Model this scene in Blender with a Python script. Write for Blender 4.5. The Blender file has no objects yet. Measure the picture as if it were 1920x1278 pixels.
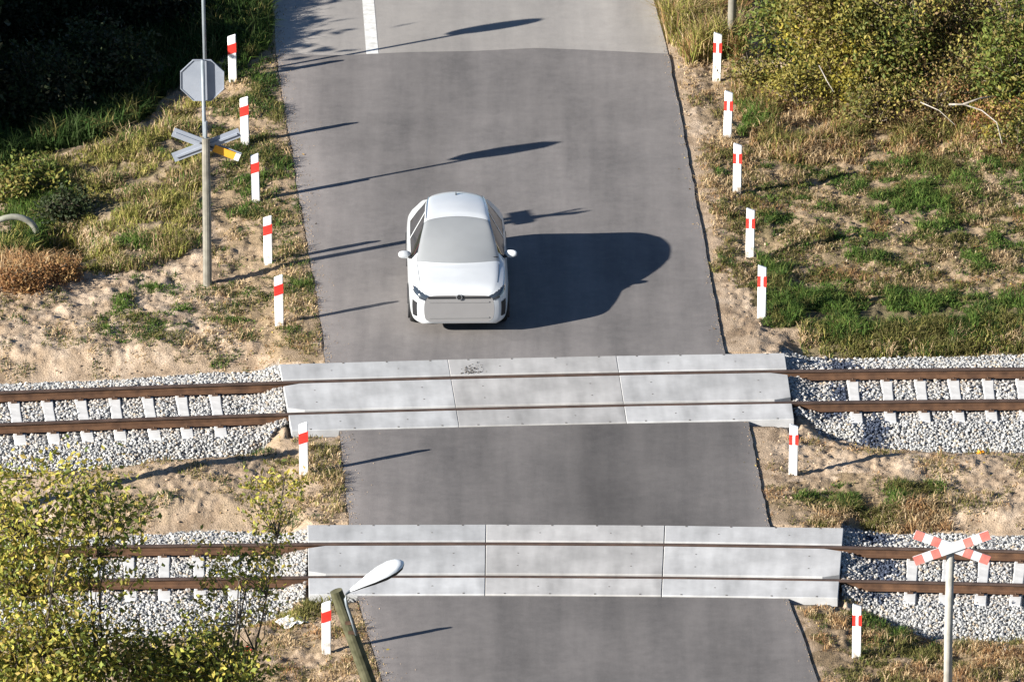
import bpy, math, random
import numpy as np
random.seed(7)
RNG = np.random.default_rng(11)
scene = bpy.context.scene
COL = scene.collection

# ------------------------------------------------------------------ camera, sky, sun, exposure
W0, H0 = 1920.0, 1278.0
PITCH = math.radians(21.8); DIST = 300.0; FPX = 104.5 * DIST
CAM = np.array([0.0, -DIST * math.cos(PITCH), DIST * math.sin(PITCH)])
FWD = np.array([0.0, math.cos(PITCH), -math.sin(PITCH)])
UPV = np.array([0.0, math.sin(PITCH), math.cos(PITCH)])
cd = bpy.data.cameras.new('camera'); cam = bpy.data.objects.new('camera', cd); COL.objects.link(cam)
cd.sensor_width = 36.0; cd.lens = 36.0 * FPX / W0; cd.clip_start = 1.0; cd.clip_end = 3000
cam.location = CAM; cam.rotation_euler = (math.pi / 2 - PITCH, 0, 0)
scene.camera = cam
SUN = np.array([2.22, 1.15, -1.0]); SUN = SUN / np.linalg.norm(SUN)
SUN_EL = math.asin(-SUN[2]); SUN_ROT = math.atan2(-SUN[0], -SUN[1])
wd = bpy.data.worlds.new('World'); scene.world = wd; wd.use_nodes = True
nt = wd.node_tree; bg = nt.nodes['Background']
sky = nt.nodes.new('ShaderNodeTexSky'); sky.sky_type = 'NISHITA'; sky.sun_disc = False
sky.sun_elevation = SUN_EL; sky.sun_rotation = SUN_ROT; sky.altitude = 100
nt.links.new(sky.outputs[0], bg.inputs[0]); bg.inputs[1].default_value = 0.05
sky.air_density = 0.8; sky.dust_density = 0.2; sky.ozone_density = 3.0
ld = bpy.data.lights.new('sun', 'SUN'); ld.energy = 5.0; ld.angle = math.radians(0.5); ld.color = (1.0, 0.95, 0.87)
sun = bpy.data.objects.new('sun', ld); COL.objects.link(sun)
from mathutils import Vector, Matrix
sun.rotation_euler = Vector(SUN).to_track_quat('-Z', 'Y').to_euler()
vs = scene.view_settings; vs.view_transform = 'Standard'; vs.look = 'None'; vs.gamma = 1.0
vs.use_curve_mapping = False; vs.exposure = 1.3
scene.cycles.max_bounces = 6; scene.cycles.transparent_max_bounces = 8

# ------------------------------------------------------------------ helpers
def G(u, v, z=0.0):
    d = FWD * FPX + np.array([1.0, 0, 0]) * (u - W0 / 2) + UPV * (H0 / 2 - v)
    t = (z - CAM[2]) / d[2]
    p = CAM + d * t
    return np.array([p[0], p[1], z])
def px(P):
    P = np.asarray(P, float); q = P - CAM
    dep = q @ FWD
    return W0 / 2 + FPX * q[..., 0] / dep, H0 / 2 - FPX * (q @ UPV) / dep
def poly(pts, z=-0.15):
    return np.array([G(a, b, z)[:2] for a, b in pts])
def inside(P, X, Y):
    r = np.zeros(X.shape, bool); n = len(P); j = n - 1
    for i in range(n):
        xi, yi = P[i]; xj, yj = P[j]
        c = ((yi > Y) != (yj > Y)) & (X < (xj - xi) * (Y - yi) / (yj - yi + 1e-12) + xi)
        r ^= c; j = i
    return r
def hsh(ix, iy, s):
    h = (ix.astype(np.int64) * 374761393 + iy.astype(np.int64) * 668265263 + s * 1274126177) & 0xffffffff
    h = ((h ^ (h >> 13)) * 1274126177) & 0xffffffff
    h = h ^ (h >> 16)
    return (h & 0xffff) / 65535.0
def vnoise(x, y, s=0):
    ix = np.floor(x); iy = np.floor(y); fx = x - ix; fy = y - iy
    fx = fx * fx * (3 - 2 * fx); fy = fy * fy * (3 - 2 * fy)
    a = hsh(ix, iy, s); b = hsh(ix + 1, iy, s); c = hsh(ix, iy + 1, s); d = hsh(ix + 1, iy + 1, s)
    return (a * (1 - fx) + b * fx) * (1 - fy) + (c * (1 - fx) + d * fx) * fy
def fbm(x, y, s=0, o=4):
    r = np.zeros(np.shape(x)); amp = 0.5; f = 1.0; t = 0
    for k in range(o):
        r += amp * vnoise(x * f + 17.3 * k, y * f - 9.1 * k, s + k); t += amp; amp *= 0.55; f *= 2.03
    return r / t
def sm(x, a, b):
    t = np.clip((x - a) / (b - a), 0, 1); return t * t * (3 - 2 * t)

def mesh_np(name, V, F, col=None, mats=(), midx=None, smooth=False):
    """V n*3, F list of equally long index tuples or one array."""
    me = bpy.data.meshes.new(name)
    V = np.asarray(V, np.float32); F = np.asarray(F, np.int32)
    k = F.shape[1]
    me.vertices.add(len(V)); me.vertices.foreach_set('co', V.ravel())
    me.loops.add(F.size); me.loops.foreach_set('vertex_index', F.ravel())
    me.polygons.add(len(F)); me.polygons.foreach_set('loop_start', np.arange(0, F.size, k, dtype=np.int32))
    me.polygons.foreach_set('loop_total', np.full(len(F), k, np.int32))
    for m in mats: me.materials.append(m)
    if midx is not None: me.polygons.foreach_set('material_index', np.asarray(midx, np.int32))
    me.update(calc_edges=True); me.validate()
    if col is not None:
        a = me.color_attributes.new('Col', 'FLOAT_COLOR', 'POINT')
        c = np.ones((len(V), 4), np.float32); c[:, :3] = col
        a.data.foreach_set('color', c.ravel())
    me.polygons.foreach_set('use_smooth', np.full(len(F), bool(smooth)))
    return me
def link(name, me, parent=None, loc=None, rot=None):
    o = bpy.data.objects.new(name, me); COL.objects.link(o)
    if parent is not None: o.parent = parent
    if loc is not None: o.location = loc
    if rot is not None: o.rotation_euler = rot
    return o
def tag(o, label=None, cat=None, group=None, kind=None):
    if label: o['label'] = label
    if cat: o['category'] = cat
    if group: o['group'] = group
    if kind: o['kind'] = kind
    return o
def thing(name, label, cat, loc=(0, 0, 0), rz=0.0, group=None):
    o = bpy.data.objects.new(name, None); COL.objects.link(o); o.location = loc; o.rotation_euler = (0, 0, rz)
    o.empty_display_size = 0.2
    return tag(o, label, cat, group)

class MB:
    """collects polygons of mixed size for one mesh"""
    def __init__(s): s.v = []; s.f = []; s.m = []
    def add(s, vs_, fs_, m=0):
        b = len(s.v); s.v += [tuple(map(float, q)) for q in vs_]
        s.f += [tuple(i + b for i in f) for f in fs_]; s.m += [m] * len(fs_)
    def box(s, x0, x1, y0, y1, z0, z1, m=0):
        s.add([(x0, y0, z0), (x1, y0, z0), (x1, y1, z0), (x0, y1, z0), (x0, y0, z1), (x1, y0, z1), (x1, y1, z1), (x0, y1, z1)],
              [(3, 2, 1, 0), (4, 5, 6, 7), (0, 1, 5, 4), (1, 2, 6, 5), (2, 3, 7, 6), (3, 0, 4, 7)], m)
    def prism(s, pts, axis, a0, a1, m=0):
        """pts: 2D outline counterclockwise, extruded along axis 'x','y' or 'z'"""
        n = len(pts)
        def mk(p, a):
            return {'x': (a, p[0], p[1]), 'y': (p[0], a, p[1]), 'z': (p[0], p[1], a)}[axis]
        vs_ = [mk(p, a0) for p in pts] + [mk(p, a1) for p in pts]
        fs_ = [tuple(range(n))[::-1], tuple(range(n, 2 * n))] + [(i, (i + 1) % n, n + (i + 1) % n, n + i) for i in range(n)]
        s.add(vs_, fs_, m)
    def tube(s, pts, rad, sides=8, m=0, cap=True):
        pts = [np.array(p, float) for p in pts]; n = len(pts)
        if not hasattr(rad, '__len__'): rad = [rad] * n
        ring = []
        for i, p in enumerate(pts):
            d = pts[min(i + 1, n - 1)] - pts[max(i - 1, 0)]; d = d / (np.linalg.norm(d) + 1e-9)
            a = np.array([0, 0, 1.0]) if abs(d[2]) < 0.9 else np.array([1.0, 0, 0])
            e1 = np.cross(d, a); e1 /= np.linalg.norm(e1); e2 = np.cross(d, e1)
            ring.append([p + rad[i] * (math.cos(t) * e1 + math.sin(t) * e2) for t in [2 * math.pi * k / sides for k in range(sides)]])
        vs_ = [q for r in ring for q in r]; fs_ = []
        for i in range(n - 1):
            for k in range(sides):
                k2 = (k + 1) % sides
                fs_.append((i * sides + k, (i + 1) * sides + k, (i + 1) * sides + k2, i * sides + k2))
        if cap:
            fs_.append(tuple(range(sides))); fs_.append(tuple(range((n - 1) * sides, n * sides))[::-1])
        s.add(vs_, fs_, m)
    def mesh(s, name, mats, smooth=False, bevel=0):
        me = bpy.data.meshes.new(name); me.from_pydata(s.v, [], s.f)
        for m in (mats if isinstance(mats, (list, tuple)) else [mats]): me.materials.append(m)
        me.polygons.foreach_set('material_index', s.m)
        import bmesh
        bm = bmesh.new(); bm.from_mesh(me); bmesh.ops.recalc_face_normals(bm, faces=bm.faces)
        if bevel:
            bmesh.ops.bevel(bm, geom=[e for e in bm.edges if e.is_manifold and e.calc_face_angle(0) > 0.5], offset=bevel, segments=1, affect='EDGES', clamp_overlap=True)
        bm.to_mesh(me); bm.free()
        if smooth: me.polygons.foreach_set('use_smooth', [True] * len(me.polygons))
        return me
    def build(s, name, mats, parent=None, smooth=False, bevel=0, loc=None, rot=None):
        return link(name, s.mesh(name, mats, smooth, bevel), parent, loc, rot)

# ------------------------------------------------------------------ materials
def base_mat(name, rough=0.8, spec=0.3):
    m = bpy.data.materials.new(name); m.use_nodes = True; n = m.node_tree
    b = n.nodes['Principled BSDF']; b.inputs['Roughness'].default_value = rough
    b.inputs['Specular IOR Level'].default_value = spec
    return m, n, b
def ramp(n, stops):
    r = n.nodes.new('ShaderNodeValToRGB'); e = r.color_ramp.elements
    e[0].position, e[0].color = stops[0][0], (*stops[0][1], 1)
    e[1].position, e[1].color = stops[-1][0], (*stops[-1][1], 1)
    for p, c in stops[1:-1]:
        q = e.new(p); q.color = (*c, 1)
    return r
def noise_mat(name, c0, c1, scale=8, rough=0.8, spec=0.3, bump=0.0, detail=5, metal=0.0, coord='Object', stretch=(1, 1, 1)):
    m, n, b = base_mat(name, rough, spec)
    tc = n.nodes.new('ShaderNodeTexCoord'); mp = n.nodes.new('ShaderNodeMapping'); mp.inputs['Scale'].default_value = stretch
    n.links.new(tc.outputs[coord], mp.inputs[0])
    no = n.nodes.new('ShaderNodeTexNoise'); no.inputs['Scale'].default_value = scale; no.inputs['Detail'].default_value = detail
    n.links.new(mp.outputs[0], no.inputs['Vector'])
    r = ramp(n, [(0.3, c0), (0.7, c1)]); n.links.new(no.outputs[0], r.inputs[0]); n.links.new(r.outputs[0], b.inputs['Base Color'])
    b.inputs['Metallic'].default_value = metal
    if bump:
        bp = n.nodes.new('ShaderNodeBump'); bp.inputs['Strength'].default_value = bump; bp.inputs['Distance'].default_value = 0.01
        n.links.new(no.outputs[0], bp.inputs['Height']); n.links.new(bp.outputs[0], b.inputs['Normal'])
    return m
def attr_mat(name, rough=0.9, spec=0.1, transl=0.0, nscale=40.0, namp=(0.75, 1.25), bump=0.0):
    m, n, b = base_mat(name, rough, spec)
    at = n.nodes.new('ShaderNodeAttribute'); at.attribute_name = 'Col'
    tc = n.nodes.new('ShaderNodeTexCoord')
    no = n.nodes.new('ShaderNodeTexNoise'); no.inputs['Scale'].default_value = nscale; no.inputs['Detail'].default_value = 4
    n.links.new(tc.outputs['Object'], no.inputs['Vector'])
    mr = n.nodes.new('ShaderNodeMapRange'); mr.inputs[1].default_value = 0.3; mr.inputs[2].default_value = 0.7
    mr.inputs[3].default_value, mr.inputs[4].default_value = namp
    n.links.new(no.outputs[0], mr.inputs[0])
    mu = n.nodes.new('ShaderNodeVectorMath'); mu.operation = 'SCALE'
    n.links.new(at.outputs['Color'], mu.inputs[0]); n.links.new(mr.outputs[0], mu.inputs['Scale'])
    n.links.new(mu.outputs[0], b.inputs['Base Color'])
    if transl:
        tr = n.nodes.new('ShaderNodeBsdfTranslucent'); n.links.new(mu.outputs[0], tr.inputs[0])
        mx = n.nodes.new('ShaderNodeMixShader'); mx.inputs[0].default_value = transl
        n.links.new(b.outputs[0], mx.inputs[1]); n.links.new(tr.outputs[0], mx.inputs[2])
        n.links.new(mx.outputs[0], n.nodes['Material Output'].inputs[0])
    if bump:
        bp = n.nodes.new('ShaderNodeBump'); bp.inputs['Strength'].default_value = bump; bp.inputs['Distance'].default_value = 0.02
        n.links.new(no.outputs[0], bp.inputs['Height']); n.links.new(bp.outputs[0], b.inputs['Normal'])
    return m

def asphalt_mat(name, base, dark):
    m, n, b = base_mat(name, 0.85, 0.25)
    L = n.links.new
    tc = n.nodes.new('ShaderNodeTexCoord')
    def noise(scale, detail, rough=.5, stretch=None):
        q = n.nodes.new('ShaderNodeTexNoise'); q.inputs['Scale'].default_value = scale; q.inputs['Detail'].default_value = detail; q.inputs['Roughness'].default_value = rough
        if stretch:
            mp = n.nodes.new('ShaderNodeMapping'); mp.inputs['Rotation'].default_value = (0, 0, math.radians(-4)); mp.inputs['Scale'].default_value = stretch
            L(tc.outputs['Object'], mp.inputs[0]); L(mp.outputs[0], q.inputs['Vector'])
        else: L(tc.outputs['Object'], q.inputs['Vector'])
        return q.outputs[0]
    def madd(a, k, c):
        q = n.nodes.new('ShaderNodeMath'); q.operation = 'MULTIPLY_ADD'; q.inputs[1].default_value = k; L(a, q.inputs[0])
        if isinstance(c, float): q.inputs[2].default_value = c
        else: L(c, q.inputs[2])
        return q.outputs[0]
    fi = noise(46, 4, .75)
    v = madd(noise(1.25, 6, .62, (1, .07, 1)), .75, 0.0)      # lengthwise wear
    v = madd(noise(.42, 7, .72), .6, v)                        # broad patches
    v = madd(noise(5, 5, .7), .3, v); v = madd(fi, .55, v)     # mottling, grain
    r = ramp(n, [(0.0, dark), (1.0, base)])
    mr = n.nodes.new('ShaderNodeMapRange'); mr.inputs[1].default_value = 0.8; mr.inputs[2].default_value = 1.28
    L(v, mr.inputs[0]); L(mr.outputs[0], r.inputs[0])
    at = n.nodes.new('ShaderNodeAttribute'); at.attribute_name = 'Col'
    mu = n.nodes.new('ShaderNodeVectorMath'); mu.operation = 'MULTIPLY'; L(r.outputs[0], mu.inputs[0]); L(at.outputs['Color'], mu.inputs[1])
    L(mu.outputs[0], b.inputs['Base Color'])
    bp = n.nodes.new('ShaderNodeBump'); bp.inputs['Strength'].default_value = 0.35; bp.inputs['Distance'].default_value = 0.006
    L(fi, bp.inputs['Height']); L(bp.outputs[0], b.inputs['Normal'])
    return m
M_ROAD = asphalt_mat('asphalt', (0.215, 0.199, 0.19), (0.09, 0.085, 0.084))
M_OLD = asphalt_mat('worn_asphalt', (0.34, 0.318, 0.293), (0.21, 0.198, 0.188))
M_EDGE = noise_mat('asphalt_edge', (0.02, 0.02, 0.02), (0.06, 0.055, 0.05), 12, 0.9)
M_LINE = noise_mat('road_paint', (0.55, 0.54, 0.5), (0.8, 0.79, 0.76), 9, 0.7)
M_GROUND = attr_mat('soil', 0.95, 0.05, 0, 34, (0.72, 1.25), 0.8)
M_STONE = attr_mat('ballast_stone', 0.9, 0.15, 0, 60, (0.8, 1.2))
M_BLADE = attr_mat('grass_blade', 0.8, 0.1, 0.25, 6, (0.85, 1.15))
M_LEAF = attr_mat('leaf', 0.6, 0.25, 0.3, 5, (0.85, 1.15))
M_BARK = noise_mat('bark', (0.05, 0.04, 0.03), (0.16, 0.13, 0.1), 12, 0.95)
M_TWIG = noise_mat('dead_wood', (0.22, 0.19, 0.15), (0.42, 0.38, 0.33), 12, 0.9)
M_TWIGS = noise_mat('shrub_wood', (0.13, 0.1, 0.075), (0.28, 0.23, 0.18), 12, 0.9)
M_RUST = noise_mat('rusty_steel', (0.06, 0.033, 0.021), (0.135, 0.072, 0.04), 5, 0.85, 0.2, 0.3)
M_RAILTOP = noise_mat('rail_head', (0.045, 0.03, 0.024), (0.095, 0.062, 0.048), 4, 0.6, 0.3)
M_SLEEP = noise_mat('sleeper_concrete', (0.5, 0.49, 0.47), (0.66, 0.65, 0.63), 5, 0.9, 0.2, 0.2)
M_CLIP = noise_mat('clip_steel', (0.06, 0.035, 0.022), (0.12, 0.07, 0.045), 9, 0.8)
M_POLEC = noise_mat('pole_concrete', (0.16, 0.15, 0.125), (0.26, 0.245, 0.205), 6, 0.9, 0.2, 0.2)
M_POLEW = noise_mat('pale_pole', (0.3, 0.29, 0.25), (0.42, 0.4, 0.36), 6, 0.9, 0.2, 0.2)
M_POLEG = noise_mat('galvanised', (0.17, 0.20, 0.22), (0.25, 0.275, 0.30), 6, 0.55, 0.4, 0, 3, 0.2)
M_SIGNB = noise_mat('sign_back', (0.23, 0.255, 0.30), (0.28, 0.305, 0.35), 3, 0.6, 0.35)
M_WHITE = noise_mat('white_paint', (0.76, 0.76, 0.75), (0.83, 0.83, 0.82), 7, 0.5, 0.35)
M_RED = noise_mat('red_reflector', (0.62, 0.035, 0.025), (0.74, 0.055, 0.04), 9, 0.5, 0.3)
M_SIGNRED = noise_mat('faded_red', (0.6, 0.14, 0.115), (0.68, 0.25, 0.21), 5, 0.5, 0.3)
M_SIGNWHITE = noise_mat('sign_white', (0.6, 0.62, 0.64), (0.7, 0.72, 0.73), 5, 0.5, 0.3)
M_ORANGE = noise_mat('orange_paint', (0.72, 0.3, 0.02), (0.8, 0.38, 0.04), 6, 0.5)
M_WOODPOLE = noise_mat('mossy_pole', (0.055, 0.055, 0.03), (0.12, 0.115, 0.07), 7, 0.9, 0.15, 0.4)
M_LAMP = noise_mat('lamp_shell', (0.7, 0.72, 0.74), (0.78, 0.8, 0.81), 5, 0.35, 0.4)
M_DARK = noise_mat('dark_plastic', (0.012, 0.013, 0.015), (0.03, 0.03, 0.033), 8, 0.55)
M_CULVERT = noise_mat('culvert_concrete', (0.2, 0.2, 0.15), (0.38, 0.37, 0.31), 5, 0.9, 0.2, 0.4)

def panel_mat():
    m, n, b = base_mat('deck_concrete', 0.85, 0.25)
    tc = n.nodes.new('ShaderNodeTexCoord'); oi = n.nodes.new('ShaderNodeObjectInfo')
    n1 = n.nodes.new('ShaderNodeTexNoise'); n1.inputs['Scale'].default_value = 1.1; n1.inputs['Detail'].default_value = 7; n1.inputs['Roughness'].default_value = 0.65
    n.links.new(tc.outputs['Object'], n1.inputs['Vector'])
    mp = n.nodes.new('ShaderNodeMapping'); mp.inputs['Scale'].default_value = (1, 0.15, 1); n.links.new(tc.outputs['Object'], mp.inputs[0])
    n2 = n.nodes.new('ShaderNodeTexNoise'); n2.inputs['Scale'].default_value = 3.2; n2.inputs['Detail'].default_value = 7
    n.links.new(mp.outputs[0], n2.inputs['Vector'])
    a = n.nodes.new('ShaderNodeMath'); a.operation = 'ADD'; n.links.new(n1.outputs[0], a.inputs[0]); n.links.new(n2.outputs[0], a.inputs[1])
    at = n.nodes.new('ShaderNodeAttribute'); at.attribute_name = 'Col'
    mr = n.nodes.new('ShaderNodeMapRange'); mr.inputs[1].default_value = 0.7; mr.inputs[2].default_value = 1.3; mr.inputs[3].default_value = 0.7; mr.inputs[4].default_value = 1.2
    n.links.new(a.outputs[0], mr.inputs[0])
    m2 = n.nodes.new('ShaderNodeMapRange'); m2.inputs[3].default_value = 0.86; m2.inputs[4].default_value = 1.08; n.links.new(oi.outputs['Random'], m2.inputs[0])
    mm = n.nodes.new('ShaderNodeMath'); mm.operation = 'MULTIPLY'; n.links.new(mr.outputs[0], mm.inputs[0]); n.links.new(m2.outputs[0], mm.inputs[1])
    mu = n.nodes.new('ShaderNodeVectorMath'); mu.operation = 'SCALE'; n.links.new(at.outputs['Color'], mu.inputs[0]); n.links.new(mm.outputs[0], mu.inputs['Scale'])
    n.links.new(mu.outputs[0], b.inputs['Base Color'])
    bp = n.nodes.new('ShaderNodeBump'); bp.inputs['Strength'].default_value = 0.2; bp.inputs['Distance'].default_value = 0.01
    n.links.new(n1.outputs[0], bp.inputs['Height']); n.links.new(bp.outputs[0], b.inputs['Normal'])
    return m
M_PANEL = panel_mat(); M_SOCKET = noise_mat('socket_dirt', (0.12, 0.11, 0.1), (0.2, 0.19, 0.18), 9, 0.9)
def simple(name, c, rough, spec=0.5, metal=0.0, coat=0.0):
    m = noise_mat(name, tuple(x * 0.96 for x in c), tuple(min(1, x * 1.03) for x in c), 3, rough, spec, 0, 2, metal)
    if coat:
        b = m.node_tree.nodes['Principled BSDF']; b.inputs['Coat Weight'].default_value = coat; b.inputs['Coat Roughness'].default_value = 0.04
    return m
M_CARP = simple('car_paint', (0.55, 0.57, 0.585), 0.35, 0.5, 0, 0.6)
M_GLASS = simple('car_glass', (0.26, 0.27, 0.275), 0.12, 0.9)
M_SGLASS = simple('side_glass', (0.02, 0.022, 0.025), 0.06, 0.6)
M_GRILLE = simple('grille_plastic', (0.22, 0.215, 0.215), 0.5, 0.3)
M_TRIM = simple('black_trim', (0.02, 0.02, 0.022), 0.5, 0.3)
M_LENS = simple('headlight_lens', (0.035, 0.045, 0.06), 0.12, 0.8)
M_CHROME = simple('chrome', (0.7, 0.72, 0.74), 0.2, 0.5, 0.9)
M_TYRE = simple('tyre_rubber', (0.02, 0.02, 0.02), 0.9, 0.2)

# ------------------------------------------------------------------ road outline (world), tracks
def wpts(pts, z=0.0): return np.array([G(a, b, z)[:2] for a, b in pts])
EL = wpts([(500, -300), (513, 0), (517, 97), (540, 240), (567, 400), (600, 590), (611, 680), (637, 806), (655, 982), (672, 1125), (718, 1278), (790, 1500), (1050, 2300)])
ER = wpts([(1160, -300), (1226, 0), (1252, 97), (1292, 300), (1325, 480), (1358, 655), (1403, 790), (1443, 986), (1480, 1125), (1535, 1278), (1620, 1500), (1930, 2300)])
EL = EL[np.argsort(EL[:, 1])]; ER = ER[np.argsort(ER[:, 1])]
def ext(E):
    a, b = E[0], E[1]; c, d = E[-2], E[-1]
    return np.vstack([a + (a - b) / np.linalg.norm(a - b) * 400, E, d + (d - c) / np.linalg.norm(d - c) * 400])
EL = ext(EL); ER = ext(ER)
def xl(y): return np.interp(y, EL[:, 1], EL[:, 0])
def xr(y): return np.interp(y, ER[:, 1], ER[:, 0])

class Track:
    def __init__(s, l1, r1, l2, r2, sag=.2, z=0.02):
        A0, A1, B0, B1 = G(*l1, z), G(*r1, z), G(*l2, z), G(*r2, z)
        m0, m1 = (A0 + B0) / 2, (A1 + B1) / 2
        s.o = m0[:2]; d = (m1 - m0)[:2]; s.t = d / np.linalg.norm(d); s.n = np.array([s.t[1], -s.t[0]])  # n towards the viewer
        s.half = np.linalg.norm((m1 - m0)[:2]) / 2; s.sag = sag
    def c(s, a): return -s.sag * (1 - ((a - s.half) / s.half) ** 2)      # gentle curve, radius about 200 m
    def dc(s, a): return 2 * s.sag * (a - s.half) / s.half ** 2
    def sd(s, X, Y):
        dx = X - s.o[0]; dy = Y - s.o[1]
        a = dx * s.t[0] + dy * s.t[1]
        return a, dx * s.n[0] + dy * s.n[1] - s.c(a)
    def w(s, a, d): return s.o + s.t * a + s.n * (d + s.c(a))
    def s_at(s, u, v):
        p = G(u, v, 0.02); return s.sd(p[0], p[1])[0]
TU = Track((0, 734.6), (1920, 689.5), (0, 792.6), (1920, 748.2))
TL = Track((200, 1023), (1920, 1033), (200, 1084), (1920, 1093), .23)
for T, l, r in ((TU, (535, 745), (1481, 727)), (TL, (577, 1052), (1577, 1055))):
    T.s0 = T.s_at(*l); T.s1 = T.s_at(*r)
# ballast limits: offsets d from the track centre line (far < 0 < near), by arc length
def lim(T, pts, z=-0.25):
    q = []
    for u, v in pts:
        p = G(u, v, z); a, d = T.sd(p[0], p[1]); q.append((a, d))
    q = np.array(q); return q[np.argsort(q[:, 0])]
TU.far = lim(TU, [(-300, 722), (0, 716), (300, 702), (524, 690), (1466, 666), (1600, 668), (1920, 660), (2200, 652)])
TU.near = lim(TU, [(-300, 880), (0, 880), (160, 878), (330, 860), (470, 842), (546, 812), (1504, 792), (1560, 815), (1630, 836), (1720, 842), (1920, 840), (2200, 836)])
TL.far = lim(TL, [(-300, 1010), (100, 1002), (400, 990), (577, 997), (1573, 992), (1920, 1000), (2200, 1000)])
TL.near = lim(TL, [(-300, 1215), (0, 1200), (250, 1195), (400, 1182), (570, 1140), (1585, 1128), (1650, 1150), (1713, 1178), (1745, 1192), (1920, 1196), (2200, 1196)])

def ballast(X, Y):
    """mask 0..1 and height of ballast surface"""
    mask = np.zeros(X.shape); z = np.full(X.shape, -9.0)
    for k, T in enumerate((TU, TL)):
        a, d = T.sd(X, Y)
        f = np.interp(a, T.far[:, 0], T.far[:, 1]); nr = np.interp(a, T.near[:, 0], T.near[:, 1])
        wob = (fbm(X * 1.3, Y * 1.3, 40 + k, 3) - 0.5) * 0.5
        f = f + wob * 0.5; nr = nr + wob
        e = np.minimum(d - f, nr - d)
        mk = sm(e, -0.02, 0.06)
        zz = -0.214 - 0.26 * sm(d, 1.35, np.maximum(nr, 1.6)) - 0.12 * sm(-d, 1.25, np.maximum(-f, 1.5))
        end = np.minimum(np.abs(a - T.s0), np.abs(a - T.s1))
        zz = zz + 0.13 * (1 - sm(end, 0.0, 0.6))
        ins = (a > T.s0 - 0.02) & (a < T.s1 + 0.02)
        mk = np.where(ins, 0, mk)
        z = np.where(mk > 0.01, np.maximum(z, zz), z); mask = np.maximum(mask, mk)
    return mask, z

DITCH = G(20, 420, -0.4); PIT = G(128, 462, -0.2)
def height(X, Y, fine=True):
    dl = xl(Y) - X; dr = X - xr(Y)
    out = np.maximum(dl, dr)
    h = np.where(dl > 0, -0.004 - 0.10 * sm(dl, 0.1, 1.4), -0.03 - 0.08 * sm(dr, 0.1, 1.2))
    # broad relief
    h = h + (fbm(X * 0.33, Y * 0.33, 3, 3) - 0.5) * 0.32 * sm(out, 0.5, 2.5)
    if fine:
        lump = (fbm(X * 3.0, Y * 2.2, 5, 4) - 0.5)
        h = h + lump * 0.13 * sm(out, 0.05, 0.9) + np.abs(fbm(X * 7, Y * 6, 9, 3) - 0.5) * 0.16 * sm(out, 0.0, 0.5)
    # ditch by the culvert, hollow in the shade, low bank on the right
    r2 = ((X - DITCH[0]) / 1.6) ** 2 + ((Y - DITCH[1]) / 2.2) ** 2
    h = h - 0.35 * np.exp(-r2) - 0.8 * np.exp(-(((X - PIT[0]) / .5) ** 2 + ((Y - PIT[1]) / .75) ** 2) ** 2)
    h = h - 0.5 * sm(Y + (-X - 5) * 0.8, 11.5, 16) * sm(dl, 0.6, 2.5)
    far = sm(np.maximum(np.abs(X) - 12, np.maximum(np.abs(Y) - 20, 0)), 0, 30)
    h = h + far * (fbm(X * 0.05, Y * 0.05, 77, 3) - 0.5) * 0.8 * sm(out, 1, 8)
    m, zb = ballast(X, Y)
    for T in (TU, TL):
        a, d = T.sd(X, Y)
        e = np.maximum(np.interp(a, T.far[:, 0], T.far[:, 1]) - d, d - np.interp(a, T.near[:, 0], T.near[:, 1]))
        w = (1 - sm(e, .05, .9)) * sm(out, .1, .5) * sm(np.maximum(T.s0 - a, a - T.s1), .0, .5)
        h = h * (1 - w) + np.minimum(h, -.27 + .25 * h) * w
    near_track = np.zeros(X.shape)
    h = np.where(m > 0.01, h * (1 - m) + np.maximum(zb, h - 0.4) * m, h)
    # sit below the road slab and the crossing decks
    h = np.where(out < -0.03, -0.14, h)
    for T in (TU, TL):
        a, d = T.sd(X, Y)
        ins = (a > T.s0 - 0.05) & (a < T.s1 + 0.05) & (np.abs(d) < 1.75)
        h = np.where(ins, -0.2, h)
        nearz = (a > T.s0 - 0.6) & (a < T.s1 + 0.6) & (np.abs(d) < 2.6) & ~ins & (m < .3)
        h = np.where(nearz & (out > 0), np.minimum(h, -0.03), h)
    return h
def Hs(x, y, fine=False):
    return float(height(np.array([float(x)]), np.array([float(y)]), fine)[0])
def GH(u, v):
    """ground point under a pixel of the survey photograph, on the real terrain"""
    z = -0.1
    for _ in range(5):
        p = G(u, v, z); z = Hs(p[0], p[1])
    return np.array([p[0], p[1], z])

# ------------------------------------------------------------------ ground sheet
def axis(lo, hi, step, far):
    a = np.arange(lo, hi + 1e-6, step); ex = []; d = step
    p = hi
    while p < far:
        d *= 1.22; p += d; ex.append(p)
    ex = np.array(ex)
    q = lo - (ex - hi)
    return np.concatenate([q[::-1], a, ex])
gx = axis(-12.2, 12.2, 0.045, 420); gy = axis(-19.0, 20.5, 0.062, 420)
X, Y = np.meshgrid(gx, gy)
Z = height(X, Y)
SAND = np.array([0.395, 0.298, 0.207]); SANDL = np.array([0.475, 0.37, 0.27]); DIRT = np.array([0.20, 0.14, 0.09])
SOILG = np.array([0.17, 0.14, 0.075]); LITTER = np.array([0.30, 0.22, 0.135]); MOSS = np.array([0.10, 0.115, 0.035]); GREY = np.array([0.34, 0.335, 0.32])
def blend(C, c, w): return C * (1 - w[..., None]) + c * w[..., None]
n1 = fbm(X * 0.7, Y * 0.7, 21, 5); n2 = fbm(X * 2.6, Y * 2.0, 31, 5); n3 = fbm(X * 7, Y * 6, 51, 3)
C = np.zeros(X.shape + (3,)) + SAND
C = blend(C, SANDL, sm(n2, 0.5, 0.68)); C = blend(C, DIRT, sm(n3, 0.55, 0.75) * 0.55); C = blend(C, DIRT, sm(n2, 0.36, 0.28) * 0.6)
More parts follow.
